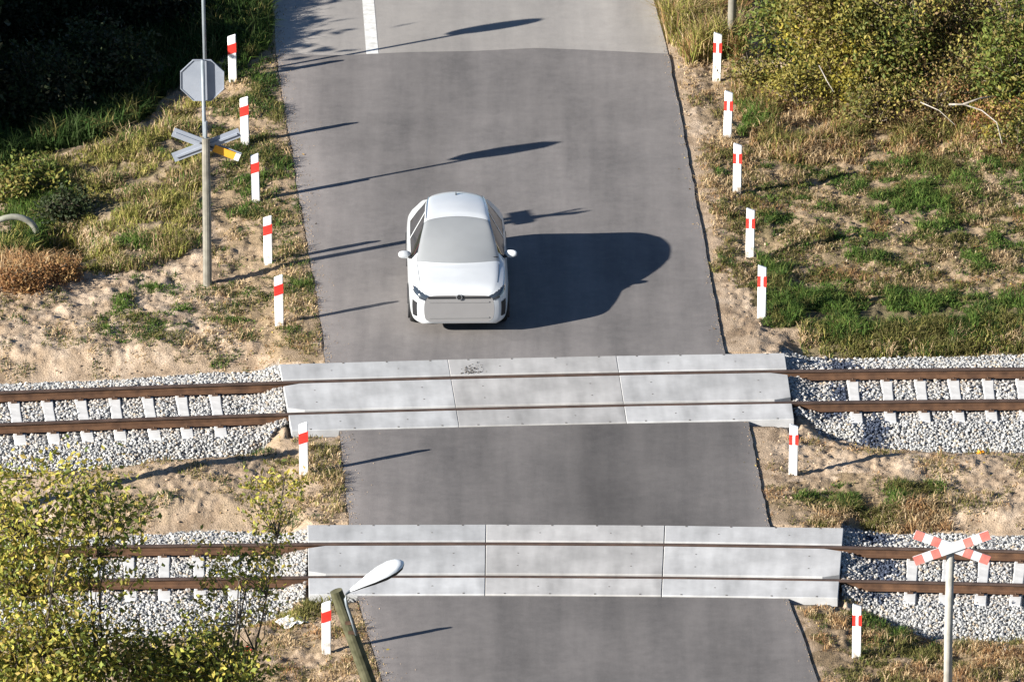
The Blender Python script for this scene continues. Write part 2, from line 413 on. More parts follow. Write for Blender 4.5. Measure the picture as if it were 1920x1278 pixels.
def zone(pts, soft=0.35):
    P = poly(pts); r = inside(P, X + (n2 - 0.5) * 1.0 + (n3 - .5) * .25, Y + (n1 - 0.5) * 1.4 + (n3 - .5) * .4)
    return r.astype(float)
shoulder = sm(-(np.maximum(xl(Y) - X, X - xr(Y))), -1.3, -0.1)
C = blend(C, LITTER, zone([(395, 170), (515, 100), (615, 690), (520, 690), (430, 560), (395, 300)]) * (0.45 + 0.5 * sm(n2, .4, .6)))
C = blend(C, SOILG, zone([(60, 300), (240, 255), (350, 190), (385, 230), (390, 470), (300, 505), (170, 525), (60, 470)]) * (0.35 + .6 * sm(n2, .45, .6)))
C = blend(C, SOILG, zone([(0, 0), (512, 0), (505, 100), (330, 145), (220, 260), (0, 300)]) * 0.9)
C = blend(C, np.array([0.2, 0.11, 0.06]), zone([(0, 470), (130, 480), (140, 540), (0, 560)]) * .7)
C = blend(C, LITTER, zone([(1300, 150), (1380, 130), (1920, 180), (1920, 300), (1350, 310)]) * .75)
C = blend(C, LITTER, zone([(1310, 270), (1920, 270), (1920, 580), (1440, 580), (1360, 500)]) * (.7 + .3 * sm(n2, .42, .6)))
C = blend(C, SOILG * .8, zone([(1310, 270), (1920, 270), (1920, 580), (1440, 580), (1360, 500)]) * sm(n2, .5, .6) * sm(n3, .35, .6) * .8)
C = blend(C, SOILG * .75, zone([(1430, 555), (1920, 575), (1920, 640), (1440, 615)]) * .9)
C = blend(C, SOILG * 1.1, zone([(1500, 610), (1920, 625), (1920, 668), (1520, 668)]) * .85)
C = blend(C, LITTER * .8, zone([(1440, 910), (1780, 900), (1800, 985), (1560, 1000), (1440, 985)]) * (.4 + .6 * sm(n2, .4, .6)))
C = blend(C, LITTER * .7, zone([(1490, 1125), (1640, 1150), (1750, 1190), (1920, 1195), (1920, 1300), (1540, 1300)]) * (.5 + .5 * sm(n2, .4, .6)))
C = blend(C, LITTER * .8, zone([(470, 1150), (700, 1120), (760, 1300), (440, 1300)]) * sm(n2, .4, .55) * .8)
C = blend(C, LITTER, zone([(150, 870), (640, 820), (660, 985), (150, 1000)]) * sm(n2, .5, .62) * .6)
bm_, _ = ballast(X, Y)
C = blend(C, GREY * (0.55 + 0.45 * n3[..., None]), sm(bm_, 0.3, 0.8))
big = sm(np.maximum(np.abs(X) - 10, np.abs(Y) - 17), 0, 6)
C = blend(C, np.array([0.13, 0.13, 0.06]), big * .7)
nx, ny = len(gx), len(gy)
idx = np.arange(nx * ny).reshape(ny, nx)
F = np.stack([idx[:-1, :-1], idx[:-1, 1:], idx[1:, 1:], idx[1:, :-1]], -1).reshape(-1, 4)
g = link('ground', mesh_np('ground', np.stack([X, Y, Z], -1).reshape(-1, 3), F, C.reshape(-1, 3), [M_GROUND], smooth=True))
tag(g, kind='structure')

# ------------------------------------------------------------------ road slabs
def road_piece(y_far, y_near, z, mat, seed, name='road', n=90, wob=0.022, thick=0.13, tone=1.0):
    """y_far / y_near: functions of t in 0..1 across the road giving (x,y) of the end lines; sides follow the road edges"""
    mb = MB(); cols = 45
    rows = []
    for i in range(n + 1):
        q = i / n; row = []
        yl = y_far[0][1] * (1 - q) + y_near[0][1] * q; yr = y_far[-1][1] * (1 - q) + y_near[-1][1] * q
        wl = (fbm(np.array([yl * 1.7]), np.array([seed + .5]), 61, 4)[0] - 0.5) * wob * 4
        wr = (fbm(np.array([yr * 1.7]), np.array([seed + 9.5]), 62, 4)[0] - 0.5) * wob * 4
        L = float(xl(yl)) + wl; R = float(xr(yr)) + wr
        for k in range(cols):
            t = k / (cols - 1)
            yf = np.interp(t, np.linspace(0, 1, len(y_far)), [p[1] for p in y_far]); yn = np.interp(t, np.linspace(0, 1, len(y_near)), [p[1] for p in y_near])
            row.append((L * (1 - t) + R * t, yf * (1 - q) + yn * q, z))
        rows.append(row)
    vs_ = [p for r in rows for p in r]; fs_ = []; ms = []
    for i in range(n):
        for k in range(cols - 1):
            a = i * cols + k; fs_.append((a, a + cols, a + cols + 1, a + 1))
    mb.add(vs_, fs_, 0)
    for k in (0, cols - 1):
        s = -0.01 if k == 0 else 0.01
        vv = []
        for i in range(n + 1):
            p = rows[i][k]; vv += [p, (p[0] + s, p[1], z - thick)]
        mb.add(vv, [(2 * i, 2 * i + 1, 2 * i + 3, 2 * i + 2) for i in range(n)], 1)
    for r in (rows[0], rows[-1]):
        vv = []
        for p in r: vv += [p, (p[0], p[1], z - thick)]
        mb.add(vv, [(2 * i, 2 * i + 1, 2 * i + 3, 2 * i + 2) for i in range(cols - 1)], 1)
    o = mb.build(name, [mat, M_EDGE]); me = o.data
    co = np.zeros(len(me.vertices) * 3, np.float32); me.vertices.foreach_get('co', co); co = co.reshape(-1, 3)
    x_, y_ = co[:, 0].astype(float), co[:, 1].astype(float); w_ = xr(y_) - xl(y_); t_ = (x_ - xl(y_)) / w_
    edge = np.exp(-np.abs(t_) / .1) * .5 + np.exp(-np.abs(1 - t_) / .03) * .12      # dust trodden in from the verge
    track = -.07 * (np.exp(-((t_ - .36) / .05) ** 2) + np.exp(-((t_ - .6) / .05) ** 2))
    f_ = tone + edge * (.6 + .8 * fbm(x_ * .8, y_ * .5, 81, 3)) + track + (fbm(x_ * .5, y_ * .13, 83, 4) - .5) * .5
    c_ = np.ones((len(co), 4), np.float32); c_[:, 0] = f_ * (1 + edge * .12); c_[:, 1] = f_ * (1 + edge * .05); c_[:, 2] = f_
    a_ = me.color_attributes.new('Col', 'FLOAT_COLOR', 'POINT'); a_.data.foreach_set('color', c_.ravel())
    return tag(o, kind='structure')
def tline(T, d, n=8):
    """line parallel to a track at offset d, between the road edges"""
    y0 = T.w((T.s0 + T.s1) / 2, d)
    out = []
    for t in np.linspace(0, 1, n):
        yy = y0[1]
        for _ in range(6):
            x = float(xl(yy)) * (1 - t) + float(xr(yy)) * t
            a, dd = T.sd(x, yy); yy += (dd - d) * 1.0
        out.append((x, yy))
    return out
ODI = 0.0375 + 0.7175   # centre line to rail centre
RC = 1.505 / 2
PO = 1.58               # outer edge of the deck
seam = [G(u, v, 0)[:2] for u, v in ((517, 101), (640, 104), (760, 98), (900, 96), (1010, 90), (1130, 95), (1252, 101))]
top = [(float(xl(180.0)), 180.0), (float(xr(180.0)), 180.0)]
road_piece(seam, tline(TU, -PO - 0.012, 7), 0.0, M_ROAD, 1)
road_piece(tline(TU, PO + 0.012), tline(TL, -PO - 0.012), 0.0, M_ROAD, 2, n=50, tone=.76)
road_piece(tline(TL, PO + 0.012), [(float(xl(-120.0)), -120.0), (float(xr(-120.0)), -120.0)], 0.0, M_ROAD, 3, n=160, tone=.8)
road_piece(top, [(p[0], p[1] - 0.08) for p in seam], -0.018, M_OLD, 4, n=260)
mb = MB()
for u0, u1, va, vb, w0, w1 in ((674, 687, -70, 105, 21, 23), (640, 652, -420, -250, 19, 20)):
    a = G(u0, va, -0.014); b = G(u0 + w0, va, -0.014); c = G(u1 + w1, vb, -0.014); d = G(u1, vb, -0.014)
    mb.add([a, b, c, d], [(0, 1, 2, 3)])
tag(mb.build('road_marking', M_LINE), kind='structure')

# ------------------------------------------------------------------ tracks and crossing decks
def rail_profile():
    p = [(-.075, 0), (.075, 0), (.075, .012), (.02, .03), (.009, .045), (.009, .125), (.036, .138), (.036, .162), (.028, .172)]
    return p + [(-a, b) for a, b in p[::-1] if (a, b) not in ()][0:9]
def make_track(T, sleepers_px, label, vmid):
    ang = math.atan2(T.t[1], T.t[0])
    th = thing('railway_track', label, 'railway track', (T.o[0], T.o[1], 0), ang)
    prof = [(-.075, 0), (.075, 0), (.075, .012), (.02, .03), (.009, .045), (.009, .125), (.036, .138), (.036, .164), (.028, .172),
            (-.028, .172), (-.036, .164), (-.036, .138), (-.009, .125), (-.009, .045), (-.02, .03), (-.075, .012)]
    n = len(prof); zt = 0.02 - 0.172
    for d in (-RC, RC):
        mb = MB(); xs = np.linspace(-40, 60, 101)
        vs_ = [(x, -(d + T.c(x)) + a, b + zt) for x in xs for a, b in prof]; fs_ = []; m = []
        for i in range(len(xs) - 1):
            for k in range(n):
                k2 = (k + 1) % n; fs_.append((i * n + k, i * n + k2, (i + 1) * n + k2, (i + 1) * n + k)); m.append(1 if k in (6, 7, 8, 9, 10, 11) else 0)
        mb.add(vs_, fs_, 0); mb.m = m
        mb.build('rail', [M_RUST, M_RAILTOP], th)
    # one concrete sleeper: trapezoid body, lower and narrower in the middle
    sl = MB(); L = 1.3
    xs_ = [-L, -L + .04, -1.0, -.52, -.3, .3, .52, 1.0, L - .04, L]; tops = [-.06, -.012, 0, 0, -.012, -.012, 0, 0, -.012, -.06]; hw = [.098, .1, .1, .1, .09, .09, .1, .1, .1, .098]
    vs_ = []
    for yy, t, w in zip(xs_, tops, hw):
        vs_ += [(-.15, yy, -.22), (.15, yy, -.22), (w, yy, t), (-w, yy, t)]
    fs_ = [(0, 1, 2, 3), tuple(len(vs_) - 4 + k for k in (3, 2, 1, 0))]
    for i in range(len(xs_) - 1):
        for k in range(4):
            k2 = (k + 1) % 4; fs_.append((i * 4 + k, (i + 1) * 4 + k, (i + 1) * 4 + k2, i * 4 + k2))
    sl.add(vs_, fs_); sm_ = sl.mesh('sleeper', M_SLEEP, bevel=0.008)
    cl = MB()
    for sgn in (-1, 1):
        cl.box(-.05, .05, sgn * .08, sgn * .155, 0.0, .03); cl.tube([(0, sgn * .125, .02), (0, sgn * .125, .062)], .016, 6)
    cl.box(-.08, .08, -.078, .078, -.0, .006)
    cm = cl.mesh('rail_clip', M_CLIP)
    zs = zt - 0.006
    for k, (u, v) in enumerate(sleepers_px):
        s = T.s_at(u, v)
        o = link('sleeper', sm_, th, (s, -T.c(s), zs), (0, 0, -T.dc(s) + random.uniform(-.012, .012)))
        for d in (-RC, RC): link('rail_clip', cm, o, (0, d, 0))
    return th
su = [(408.3 - 62.9 * k, 760 + 1.5 * k) for k in range(0, 10)] + [(1602 + 63.1 * k, 722 - 1.5 * k) for k in range(0, 9)]
sl_ = [(438 - 65.2 * k, 1054) for k in range(0, 11)] + [(1710 + 66.7 * k, 1062) for k in range(0, 7)]
make_track(TU, su, 'rusty railway track on pale sleepers, the far one, nearer the white car', 765)
make_track(TL, sl_, 'rusty railway track on pale sleepers, the near one, behind the red and white cross', 1057)

def make_deck(T, label, gap):
    ang = math.atan2(T.t[1], T.t[0])
    th = thing('crossing_deck', label, 'level crossing deck', (T.o[0], T.o[1], 0), ang, 'concrete decks carrying the road over the rails')
    L = (T.s1 - T.s0) / 3
    rows = [(-PO, -RC - .085, 'far'), (-RC + .036 + .08, RC - .036 - .08, 'mid'), (RC + .085, PO, 'near')]
    for d0, d1, kind in rows:
        for k in range(3):
            sc = T.s0 + L * (k + .5); a0 = -L / 2 + gap; a1 = L / 2 - gap
            zt = 0.022 + random.uniform(-.004, .004); y0, y1 = -d1, -d0     # local y points away from the viewer
            cut = 0.3; cx = .11
            pts = [(a0, y0), (a1, y0), (a1, y1), (a0, y1)]
            if kind == 'mid':
                if k == 0: pts = [(a0 + cut, y0), (a1, y0), (a1, y1), (a0 + cut, y1), (a0, y1 - cx), (a0, y0 + cx)]
                if k == 2: pts = [(a0, y0), (a1 - cut, y0), (a1, y0 + cx), (a1, y1 - cx), (a1 - cut, y1), (a0, y1)]
            kk = T.dc(1.0) - T.dc(0.0)      # slabs are cut slightly wedge shaped to follow the curve
            pts = [(x * (1 + y * kk), y) for x, y in pts]
            mb = MB(); mb.prism(pts, 'z', zt - .17, zt)
            # top face subdivided copy not needed: wear comes from a point colour on a fine skin
            me = mb.mesh('panel', M_PANEL, bevel=.008)
            a = me.color_attributes.new('Col', 'FLOAT_COLOR', 'POINT')
            base = np.array([0.42, 0.411, 0.40]) if kind != 'mid' else np.array([0.40, 0.39, 0.378])
            if k == 0: base = base * np.array([1.1, 1.13, 1.16])
            if k == 2: base = base * np.array([1.06, 1.08, 1.1])
            c = np.ones((len(me.vertices), 4), np.float32); c[:, :3] = base * random.uniform(.97, 1.03)
            a.data.foreach_set('color', c.ravel())
            o = link('panel', me, th, (sc, -T.c(sc), 0), (0, 0, -T.dc(sc)))
            holes = [(.3, .5), (.7, .5)] if kind != 'mid' else [(.18, .28), (.82, .28), (.18, .72), (.82, .72)]
            for fx, fy in holes:
                hb = MB()
                x = a0 + (a1 - a0) * fx; y = y0 + (y1 - y0) * fy
                hb.prism([(x + .016 * math.cos(t), y + .016 * math.sin(t)) for t in np.linspace(0, 2 * math.pi, 8, endpoint=False)], 'z', zt - .02, zt + .003)
                hb.build('lifting_socket', M_SOCKET, o)
            # steel edge strip with studs along the road side
            if kind != 'mid':
                ye = y1 if kind == 'far' else y0; s = -1 if kind == 'far' else 1
                for q in np.arange(a0 + .35, a1, .78):
                    eb = MB(); eb.box(q - .016, q + .016, ye + s * .012, ye + s * .06, zt - .02, zt + .004)
                    eb.build('edge_stud', M_SOCKET, o)
    # rubber infill beside the rails
    for d in (-RC, RC):
        for e in (-1, 1):
            mb = MB(); lo, hi = (.040, .082) if e * d > 0 else (.085, .113)
            a, b = sorted((-d - math.copysign(1, d) * (lo if e * d > 0 else -lo), -d - math.copysign(1, d) * (hi if e * d > 0 else -hi)))
            z1 = -.008 if e * d > 0 else -.04; vv = []
            for x in np.linspace(T.s0 + .05, T.s1 - .05, 25):
                cy = -T.c(x); vv += [(x, a + cy, -.14), (x, b + cy, -.14), (x, b + cy, z1), (x, a + cy, z1)]
            mb.add(vv, [(0, 1, 2, 3), (96, 97, 98, 99)] + [(4 * i + q, 4 * i + 4 + q, 4 * i + 4 + (q + 1) % 4, 4 * i + (q + 1) % 4) for i in range(24) for q in range(4)])
            mb.build('rubber_strip', M_DARK, th)
    return th
make_deck(TU, 'concrete slab crossing deck over the far track, just in front of the white car', .0025)
make_deck(TL, 'concrete slab crossing deck over the near track, behind the street lamp head', .006)

# ------------------------------------------------------------------ ballast stones (one mass)
def ico():
    t = (1 + 5 ** .5) / 2
    v = np.array([(-1, t, 0), (1, t, 0), (-1, -t, 0), (1, -t, 0), (0, -1, t), (0, 1, t), (0, -1, -t), (0, 1, -t), (t, 0, -1), (t, 0, 1), (-t, 0, -1), (-t, 0, 1)], float)
    v /= np.linalg.norm(v[0])
    f = np.array([(0, 11, 5), (0, 5, 1), (0, 1, 7), (0, 7, 10), (0, 10, 11), (1, 5, 9), (5, 11, 4), (11, 10, 2), (10, 7, 6), (7, 1, 8), (3, 9, 4), (3, 4, 2), (3, 2, 6), (3, 6, 8), (3, 8, 9), (4, 9, 5), (2, 4, 11), (6, 2, 10), (8, 6, 7), (9, 8, 1)])
    return v, f
ICO_V, ICO_F = ico()
def rotmats(n):
    q = RNG.normal(size=(n, 4)); q /= np.linalg.norm(q, axis=1, keepdims=True)
    w, x, y, z = q.T
    return np.stack([1 - 2 * (y * y + z * z), 2 * (x * y - z * w), 2 * (x * z + y * w), 2 * (x * y + z * w), 1 - 2 * (x * x + z * z), 2 * (y * z - x * w),
                     2 * (x * z - y * w), 2 * (y * z + x * w), 1 - 2 * (x * x + y * y)], -1).reshape(n, 3, 3)
def stones(name, P, R, colr, mat, flat=0.75):
    n = len(P)
    v = ICO_V[None] * RNG.uniform(.72, 1.25, (n, 12, 1)) * R[:, None, None] * np.stack([np.ones(n), RNG.uniform(.65, 1, n), RNG.uniform(flat * .8, 1, n)], -1)[:, None, :]
    v = np.einsum('nij,nkj->nki', rotmats(n), v) + P[:, None, :]
    f = ICO_F[None] + (np.arange(n) * 12)[:, None, None]
    c = np.repeat(colr, 12, axis=0)
    return mesh_np(name, v.reshape(-1, 3), f.reshape(-1, 3), c, [mat])
sp = 0.047
pts = []
for layer in range(2):
    xx, yy = np.meshgrid(np.arange(-11.4, 11.4, sp), np.arange(-15.2, 0.4, sp))
    xx = xx + RNG.uniform(-.5, .5, xx.shape) * sp; yy = yy + RNG.uniform(-.5, .5, yy.shape) * sp
    xx, yy = xx.ravel(), yy.ravel()
    m, zb = ballast(xx, yy)
    keep = m > (0.35 + 0.4 * RNG.random(len(m)))
    for T, zz in ((TU, su), (TL, sl_)):
        a, d = T.sd(xx, yy)
        keep &= ~((np.abs(np.abs(d) - RC) < .085))
        for u, v in zz:
            s = T.s_at(u, v); keep &= ~((np.abs(a - s) < .125) & (np.abs(d) < 1.3))
    if layer == 1: keep &= RNG.random(len(keep)) < .65
    xx, yy, zb = xx[keep], yy[keep], zb[keep]
    pts.append(np.stack([xx, yy, zb + .012 + layer * .02 + RNG.uniform(-.011, .01, len(xx))], -1))
P = np.concatenate(pts)
n = len(P); R = RNG.uniform(.02, .04, n)
pal = np.array([(.43, .43, .42), (.37, .37, .36), (.31, .31, .31), (.46, .43, .38), (.26, .265, .27), (.36, .30, .23), (.52, .51, .49), (.2, .205, .21)])
cc = pal[RNG.choice(len(pal), n, p=[.22, .2, .16, .13, .1, .07, .08, .04])] * RNG.uniform(.85, 1.12, (n, 1))
rd = np.full(n, 9.0)
for T in (TU, TL):
    a, d = T.sd(P[:, 0], P[:, 1]); rd = np.minimum(rd, np.abs(np.abs(d) - RC))
rw = (np.exp(-rd / .22) * RNG.uniform(.2, 1.0, n))[:, None]
cc = cc * (1 - rw) + cc * np.array([.92, .70, .52]) * rw
dark_patch = np.zeros(n)  # patches of darker, bluish stones near the deck ends
for u, v, ru, rv in ((1576, 678, 26, 14), (1592, 738, 30, 16), (1622, 762, 26, 10), (1640, 800, 22, 20), (1560, 770, 20, 10), (1648, 1002, 26, 12), (1660, 1062, 20, 18), (1652, 1100, 20, 18), (548, 816, 20, 12)):  # last ellipse: end of the wooden post's shadow put into the stone colour
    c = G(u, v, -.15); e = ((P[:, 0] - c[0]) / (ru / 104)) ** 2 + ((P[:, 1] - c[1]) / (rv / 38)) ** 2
    dark_patch = np.maximum(dark_patch, np.exp(-e * .8))
cc = np.where((RNG.random(n) < dark_patch * 1.3)[:, None], np.array([.045, .055, .08]) * RNG.uniform(.6, 1.8, (n, 1)), cc)
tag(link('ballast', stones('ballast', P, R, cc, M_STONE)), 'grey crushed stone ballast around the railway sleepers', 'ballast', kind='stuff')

# clods and pebbles on the bare sand
n = 9000
xx = RNG.uniform(-9.6, 9.6, n); yy = RNG.uniform(-16.5, 17, n)
out = np.maximum(xl(yy) - xx, xx - xr(yy)); m, _ = ballast(xx, yy)
onroad = (out < 0)
dens = fbm(xx * .8, yy * .8, 91, 3)
deckm = np.zeros(n, bool)
for T in (TU, TL):
    a, d = T.sd(xx, yy); deckm |= (a > T.s0 - .1) & (a < T.s1 + .1) & (np.abs(d) < 1.75)
keep = (out > .08) & (m < .2) & (dens > .38) & ~deckm
xx, yy = xx[keep], yy[keep]
P = np.stack([xx, yy, height(xx, yy) + .002], -1)
R = RNG.uniform(.008, .03, len(xx)) ** 1.0
cc = np.array([(.40, .30, .21)]) * RNG.uniform(.5, 1.25, (len(xx), 1))
tag(link('clods', stones('clods', P, R, cc, M_STONE)), 'small clods and pebbles strewn over the bare sand', 'clods', kind='stuff')

# ------------------------------------------------------------------ grass
PAL = {
    'green': [(.075, .135, .026), (.105, .17, .034), (.055, .10, .022), (.15, .185, .05)],
    'dark': [(.03, .06, .015), (.045, .085, .02), (.06, .09, .03)],
    'olive': [(.13, .13, .04), (.17, .15, .05), (.10, .11, .03), (.2, .17, .07)],
    'yellow': [(.30, .27, .08), (.24, .24, .06), (.38, .31, .12), (.18, .2, .045)],
    'tan': [(.50, .37, .21), (.42, .30, .17), (.58, .45, .28), (.33, .23, .12)],
    'rust': [(.36, .21, .10), (.30, .17, .08), (.42, .27, .13), (.22, .13, .07)],
}
def scatter(pts, dens, thr=0.0, nsc=1.3, seed=0, pz=-.15):
    Pn = poly(pts, pz); lo = Pn.min(0); hi = Pn.max(0)
    n = int((hi[0] - lo[0]) * (hi[1] - lo[1]) * dens)
    x = RNG.uniform(lo[0], hi[0], n); y = RNG.uniform(lo[1], hi[1], n)
    wob = fbm(x * 1.7, y * 1.7, seed + 3, 3) - .5
    k = inside(Pn, x + wob * 1.1, y + wob * 1.6); x, y = x[k], y[k]
    ns = fbm(x * nsc, y * nsc, seed, 4)
    m, _ = ballast(x, y); out = np.maximum(xl(y) - x, x - xr(y))
    k = (ns > thr - RNG.uniform(0, .06, len(ns))) & (out > 0.03) & (m < .4); 
    for T in (TU, TL):
        a, d = T.sd(x, y); k &= ~((a > T.s0 - .05) & (a < T.s1 + .05) & (np.abs(d) < 1.7))
    return x[k], y[k], ns[k]
BL = {'green': [], 'dry': []}
def blades(pts, dens, h, mix, thr=0., nsc=1.3, seed=0, w=(.010, .02), lean=.5, kind='green', cl=1.0):
    x, y, ns = scatter(pts, dens, thr, nsc, seed)
    n = len(x)
    if n == 0: return
    hh = RNG.uniform(h[0], h[1], n) * (0.5 + 1.0 * sm(ns, max(thr, .3), max(thr, .3) + .25))
    names = list(mix); pr = np.array([mix[k] for k in names], float)
    # the mix shifts from patch to patch
    sel = fbm(x * 2.1, y * 2.1, seed + 50, 3); sel = np.clip((sel - .5) * 2.2 + .5 + RNG.uniform(-.28, .28, n), 0, .999)
    cum = np.cumsum(pr / pr.sum()); ki = np.searchsorted(cum, sel); ki = np.clip(ki, 0, len(names) - 1)
    c = np.zeros((n, 3))
    for i, k in enumerate(names):
        s = ki == i; p = np.array(PAL[k]); c[s] = p[RNG.integers(0, len(p), s.sum())]
    c *= RNG.uniform(.8, 1.25, (n, 1)) * cl
    BL[kind].append((np.stack([x, y, height(x, y) - .01], -1), hh, RNG.uniform(w[0], w[1], n), c, RNG.uniform(0.1, lean * 1.6, n)))
def build_blades(lst, name, label):
    P = np.concatenate([a[0] for a in lst]); h = np.concatenate([a[1] for a in lst]); w = np.concatenate([a[2] for a in lst]); c = np.concatenate([a[3] for a in lst]); ln = np.concatenate([a[4] for a in lst])
    n = len(P); az = RNG.uniform(0, 2 * math.pi, n); lz = RNG.uniform(0, 2 * math.pi, n)
    e = np.stack([np.cos(az), np.sin(az), np.zeros(n)], -1) * w[:, None] * .5
    l = np.stack([np.cos(lz), np.sin(lz), np.zeros(n)], -1)
    up = np.array([0, 0, 1.0])
    mid = P + up * (h * .6)[:, None] + l * (h * ln * .3)[:, None]
    tip = P + up * (h * (1 - .3 * np.minimum(ln, 1.2)))[:, None] + l * (h * ln)[:, None]
    V = np.stack([P - e, P + e, mid + e * .8, mid - e * .8, tip], 1)
    b = (np.arange(n) * 5)[:, None, None]
    Fq = np.array([[0, 1, 2], [0, 2, 3], [3, 2, 4]])[None] + b
    o = link(name, mesh_np(name, V.reshape(-1, 3), Fq.reshape(-1, 3), np.repeat(c, 5, axis=0), [M_BLADE]))
    tag(o, label, 'grass', kind='stuff')
    return n
# left of the road
blades([(60, 300), (240, 262), (350, 190), (385, 220), (392, 470), (300, 505), (170, 520), (80, 440)], 1300, (.08, .26), {'yellow': 5, 'olive': 2, 'tan': 3, 'green': 1}, .44, 1.6, 1, kind='dry', lean=.7)
blades([(240, 180), (380, 150), (390, 300), (230, 300)], 400, (.05, .14), {'tan': 5, 'yellow': 2}, .55, 1.6, 2, kind='dry', lean=.8)
blades([(400, 170), (512, 95), (605, 660), (520, 690), (425, 560), (395, 300)], 750, (.04, .11), {'tan': 3, 'olive': 4, 'dark': 2, 'green': 1}, .45, 2.2, 3, kind='dry', lean=.9)
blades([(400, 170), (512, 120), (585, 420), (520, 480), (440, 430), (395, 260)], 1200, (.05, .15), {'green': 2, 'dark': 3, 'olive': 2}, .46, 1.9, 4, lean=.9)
blades([(230, 520), (400, 530), (590, 440), (600, 600), (400, 690), (180, 640)], 1300, (.05, .14), {'green': 4, 'dark': 3, 'olive': 1}, .6, 1.7, 5, lean=.9)
blades([(0, 550), (420, 540), (600, 690), (0, 710)], 700, (.04, .13), {'olive': 3, 'dark': 2, 'tan': 3}, .56, 2.3, 6, kind='dry', lean=1.0)
blades([(380, 560), (600, 560), (612, 690), (380, 705)], 600, (.04, .13), {'tan': 4, 'olive': 3, 'rust': 1}, .55, 2.2, 7, kind='dry', lean=.9)
blades([(0, 465), (140, 480), (150, 535), (0, 560)], 700, (.1, .26), {'rust': 5, 'tan': 1}, .36, 1.6, 8, kind='dry', lean=.7)
blades([(0, 290), (120, 300), (150, 370), (100, 470), (0, 470)], 1100, (.1, .28), {'green': 2, 'dark': 3, 'yellow': 2}, .35, 1.6, 9, lean=.7)
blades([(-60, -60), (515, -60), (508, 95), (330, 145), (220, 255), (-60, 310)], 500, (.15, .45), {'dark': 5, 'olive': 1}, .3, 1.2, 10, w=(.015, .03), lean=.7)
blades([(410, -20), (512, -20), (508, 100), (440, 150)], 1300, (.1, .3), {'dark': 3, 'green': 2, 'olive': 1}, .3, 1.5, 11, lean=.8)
# right of the road
blades([(1232, -60), (1400, -60), (1390, 130), (1275, 135)], 1500, (.3, .75), {'tan': 4, 'yellow': 4, 'rust': 1}, .3, 1.5, 20, kind='dry', lean=.6, w=(.012, .022))
blades([(1255, 110), (1360, 100), (1420, 300), (1330, 500), (1295, 300)], 600, (.04, .14), {'tan': 5, 'rust': 1, 'olive': 1}, .46, 2.0, 21, kind='dry', lean=1)
blades([(1370, 150), (1520, 190), (1920, 190), (1960, 300), (1400, 310)], 1300, (.1, .3), {'tan': 6, 'rust': 3, 'yellow': 2, 'olive': 2}, .42, 1.9, 22, kind='dry', lean=.8)
blades([(1310, 280), (1960, 285), (1960, 575), (1440, 575), (1360, 500)], 1200, (.03, .11), {'tan': 3, 'olive': 5, 'yellow': 1, 'rust': 1}, .43, 2.1, 23, kind='dry', lean=1.0, cl=.85)
blades([(1340, 300), (1960, 290), (1960, 575), (1440, 570), (1360, 480)], 1700, (.06, .17), {'green': 4, 'dark': 2, 'olive': 2}, .56, 1.9, 24, lean=.9)
blades([(1640, 310), (1930, 300), (1930, 450), (1700, 430)], 1300, (.06, .18), {'green': 5, 'olive': 2}, .52, 1.9, 25, lean=.9)
blades([(1420, 480), (1500, 560), (1960, 575), (1960, 640), (1520, 630), (1425, 612)], 2300, (.08, .22), {'green': 5, 'dark': 2, 'olive': 2}, .40, 2.0, 26, lean=.8)
blades([(1500, 605), (1960, 620), (1960, 662), (1530, 668)], 1800, (.08, .22), {'olive': 5, 'yellow': 2, 'dark': 2, 'tan': 1}, .32, 1.8, 27, kind='dry', lean=.8)
blades([(1380, 190), (1430, 195), (1450, 260), (1400, 260)], 1800, (.1, .25), {'green': 5}, .3, 1.8, 28, lean=.8)
# between and below the tracks
blades([(1470, 935), (1560, 915), (1770, 915), (1760, 960), (1500, 965)], 2000, (.06, .18), {'green': 5, 'dark': 1, 'olive': 3}, .42, 2.2, 30, lean=.9)
blades([(1430, 830), (1920, 830), (1940, 985), (1560, 1000), (1440, 985)], 700, (.04, .12), {'rust': 2, 'tan': 3, 'olive': 4}, .56, 2.0, 31, kind='dry', lean=1.)
blades([(1500, 950), (1780, 950), (1790, 995), (1560, 1000)], 1500, (.06, .2), {'rust': 2, 'tan': 4, 'olive': 3}, .36, 1.7, 38, kind='dry', lean=1.)
blades([(1492, 1128), (1640, 1150), (1750, 1195), (1960, 1200), (1960, 1320), (1545, 1320)], 1200, (.05, .16), {'olive': 4, 'tan': 3, 'rust': 2}, .44, 1.8, 32, kind='dry', lean=.9)
blades([(1500, 1140), (1620, 1150), (1760, 1200), (1740, 1260), (1560, 1250)], 1600, (.06, .18), {'green': 2, 'dark': 2, 'olive': 3}, .5, 1.8, 33, lean=.9)
blades([(150, 860), (640, 820), (655, 985), (150, 1000)], 900, (.05, .16), {'olive': 3, 'tan': 3, 'dark': 2}, .57, 1.8, 34, kind='dry', lean=1.)
blades([(560, 840), (640, 840), (655, 980), (560, 985)], 900, (.05, .14), {'olive': 3, 'tan': 4, 'yellow': 1}, .45, 2, 35, kind='dry', lean=1.)
blades([(470, 1150), (690, 1120), (740, 1300), (440, 1300)], 800, (.04, .13), {'tan': 4, 'olive': 3, 'rust': 1}, .52, 2.0, 36, kind='dry', lean=1.)
blades([(520, 1130), (640, 1125), (650, 1180), (520, 1190)], 1500, (.06, .2), {'olive': 3, 'yellow': 3}, .42, 1.6, 37, kind='dry', lean=.9)
N1 = build_blades(BL['green'], 'green_grass', 'green grass tufts and strips growing on the verges')
N2 = build_blades(BL['dry'], 'dry_grass', 'dry tan and olive grass matted over the verges')
print('blades', N1, N2)

